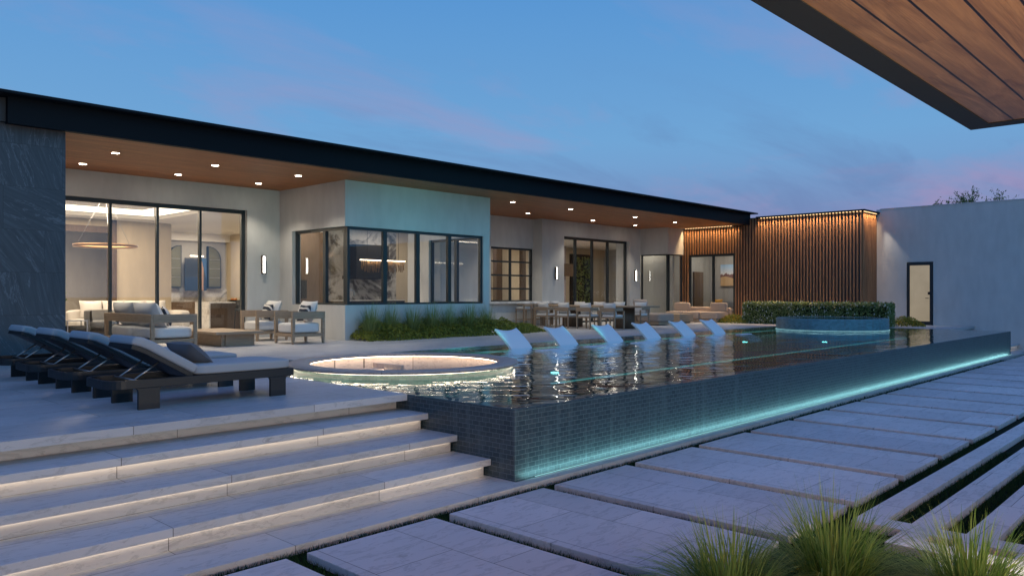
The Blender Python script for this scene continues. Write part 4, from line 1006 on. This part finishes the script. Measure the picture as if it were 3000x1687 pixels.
# lounge room behind the slats
ds=thing('desert_painting','bright framed desert painting on the wall behind the sliding door','painting',(33.44,17.55,2.75))
MB().box(-.03,.03,-.55,.55,-.5,.5).build('canvas','art2',ds); 
gs=thing('grey_sofa','grey sofa with a mustard cushion inside the sliding door','sofa',(32.6,17.3,D))
block(gs,'seat','greyfab',-.5,.5,-1.0,1.0,.08,.45); block(gs,'back','greyfab',.3,.55,-1,1,.3,.8); MB().pillow(.5,.45,.2,Matrix.Translation((.1,.55,.68))@Matrix.Rotation(R(90),4,'Z'),8).build('cushion','mustard',gs)
# garden plants beyond the rear windows of the family room
for (x,y,z,sx,sy,sz,lab) in ((31.4,24.75,D+.3,.7,.06,2.7,'dark leafy plant against the rear garden window of the family room'),(33.3,14.55,D+.3,.06,.3,2.3,'dark leafy plant against the narrow rear window behind the slats')):
    mb=MB(); rr=random.Random(int(x)); leaves(mb,700,lambda r:(r.uniform(-sx,sx),r.uniform(-sy,sy),r.random()*sz),.08,rr)
    t=thing('leafy_plant',lab,'plant',(x,y,z)); mb.build('leaves','hedge',t); tk=MB(); tk.tube([(0,0,-.29),(0,0,sz*.6)],.02,6); tk.build('stem','bark',t)

# ------------------------------------------------------------------ dusk sky
wd=bpy.data.worlds.new('World'); S.world=wd; wd.use_nodes=True
nt=wd.node_tree; nt.nodes.clear(); g=G(nt)
v=g.n('ShaderNodeTexCoord').outputs['Generated']; x,y,z=g.sep(v)
zz=g.math('MAXIMUM',z,0.0)
sky=g.ramp(zz,[(0,(.135,.17,.39)),(.05,(.15,.21,.45)),(.10,(.18,.31,.57)),(.19,(.15,.375,.68)),(.36,(.085,.30,.66)),(.6,(.10,.19,.50)),(1,(.11,.165,.47))])
# purple haze low towards +x
low=g.math('MULTIPLY',g.ramp(zz,[(.02,1),(.16,0)]),g.ramp(x,[(.45,0),(.95,1)]))
sky=g.mix(g.math('MULTIPLY',low,.65),sky,(.16,.15,.36))
dn=g.math('ADD',zz,.12)
cv=g.comb(g.math('DIVIDE',x,dn),g.math('DIVIDE',y,dn),0.0)
n1=g.noise(g.map(cv,(.55,1.0,1),(0,0,R(-32))),1.15,6,.58,.4)
n2=g.noise(g.map(cv,(.4,1.1,1),(0,0,R(-40)),(3.1,1.7,0)),1.7,6,.6,.5)
pk=g.math('MULTIPLY',g.ramp(n1,[(.5,0),(.68,1)]),g.ramp(zz,[(.0,.9),(.2,.75),(.4,.5)]))
sky=g.mix(g.math('MULTIPLY',pk,.75),sky,(.33,.30,.53))
sky=g.mix(g.math('MULTIPLY',g.math('MULTIPLY',g.ramp(n1,[(.60,0),(.76,1)]),low),1.0),sky,(.42,.23,.42))
dk=g.math('MULTIPLY',g.ramp(n2,[(.52,0),(.66,1)]),g.ramp(zz,[(.0,.7),(.18,.5),(.3,0)]))
sky=g.mix(g.math('MULTIPLY',dk,.5),sky,(.10,.16,.38))
# brighter afterglow on the side behind the viewer
bk=g.ramp(g.math('MULTIPLY_ADD',y,-.5,.5),[(.5,0),(.9,1)])
sky=g.mix(g.math('MULTIPLY',bk,.8),sky,(.16,.52,.95))
ns=g.n('ShaderNodeTexSky',sky_type='NISHITA'); ns.sun_disc=False; ns.sun_elevation=R(1); ns.sun_rotation=R(200)
sky=g.mix(.05,sky,(.33,.33,.40))
bg1=g.n('ShaderNodeBackground',{'Color':sky,'Strength':1.0}); bg2=g.n('ShaderNodeBackground',{'Color':ns.outputs[0],'Strength':.004})
ad=g.n('ShaderNodeAddShader'); nt.links.new(bg1.outputs[0],ad.inputs[0]); nt.links.new(bg2.outputs[0],ad.inputs[1])
wo_=g.n('ShaderNodeOutputWorld'); nt.links.new(ad.outputs[0],wo_.inputs[0])

# ------------------------------------------------------------------ render settings
S.view_settings.view_transform='Standard'; S.view_settings.look='None'; S.view_settings.exposure=0; S.view_settings.gamma=1
c=S.cycles; c.use_denoising=True; c.max_bounces=7; c.diffuse_bounces=3; c.glossy_bounces=4; c.transparent_max_bounces=16; c.caustics_reflective=False; c.caustics_refractive=False; c.sample_clamp_indirect=4
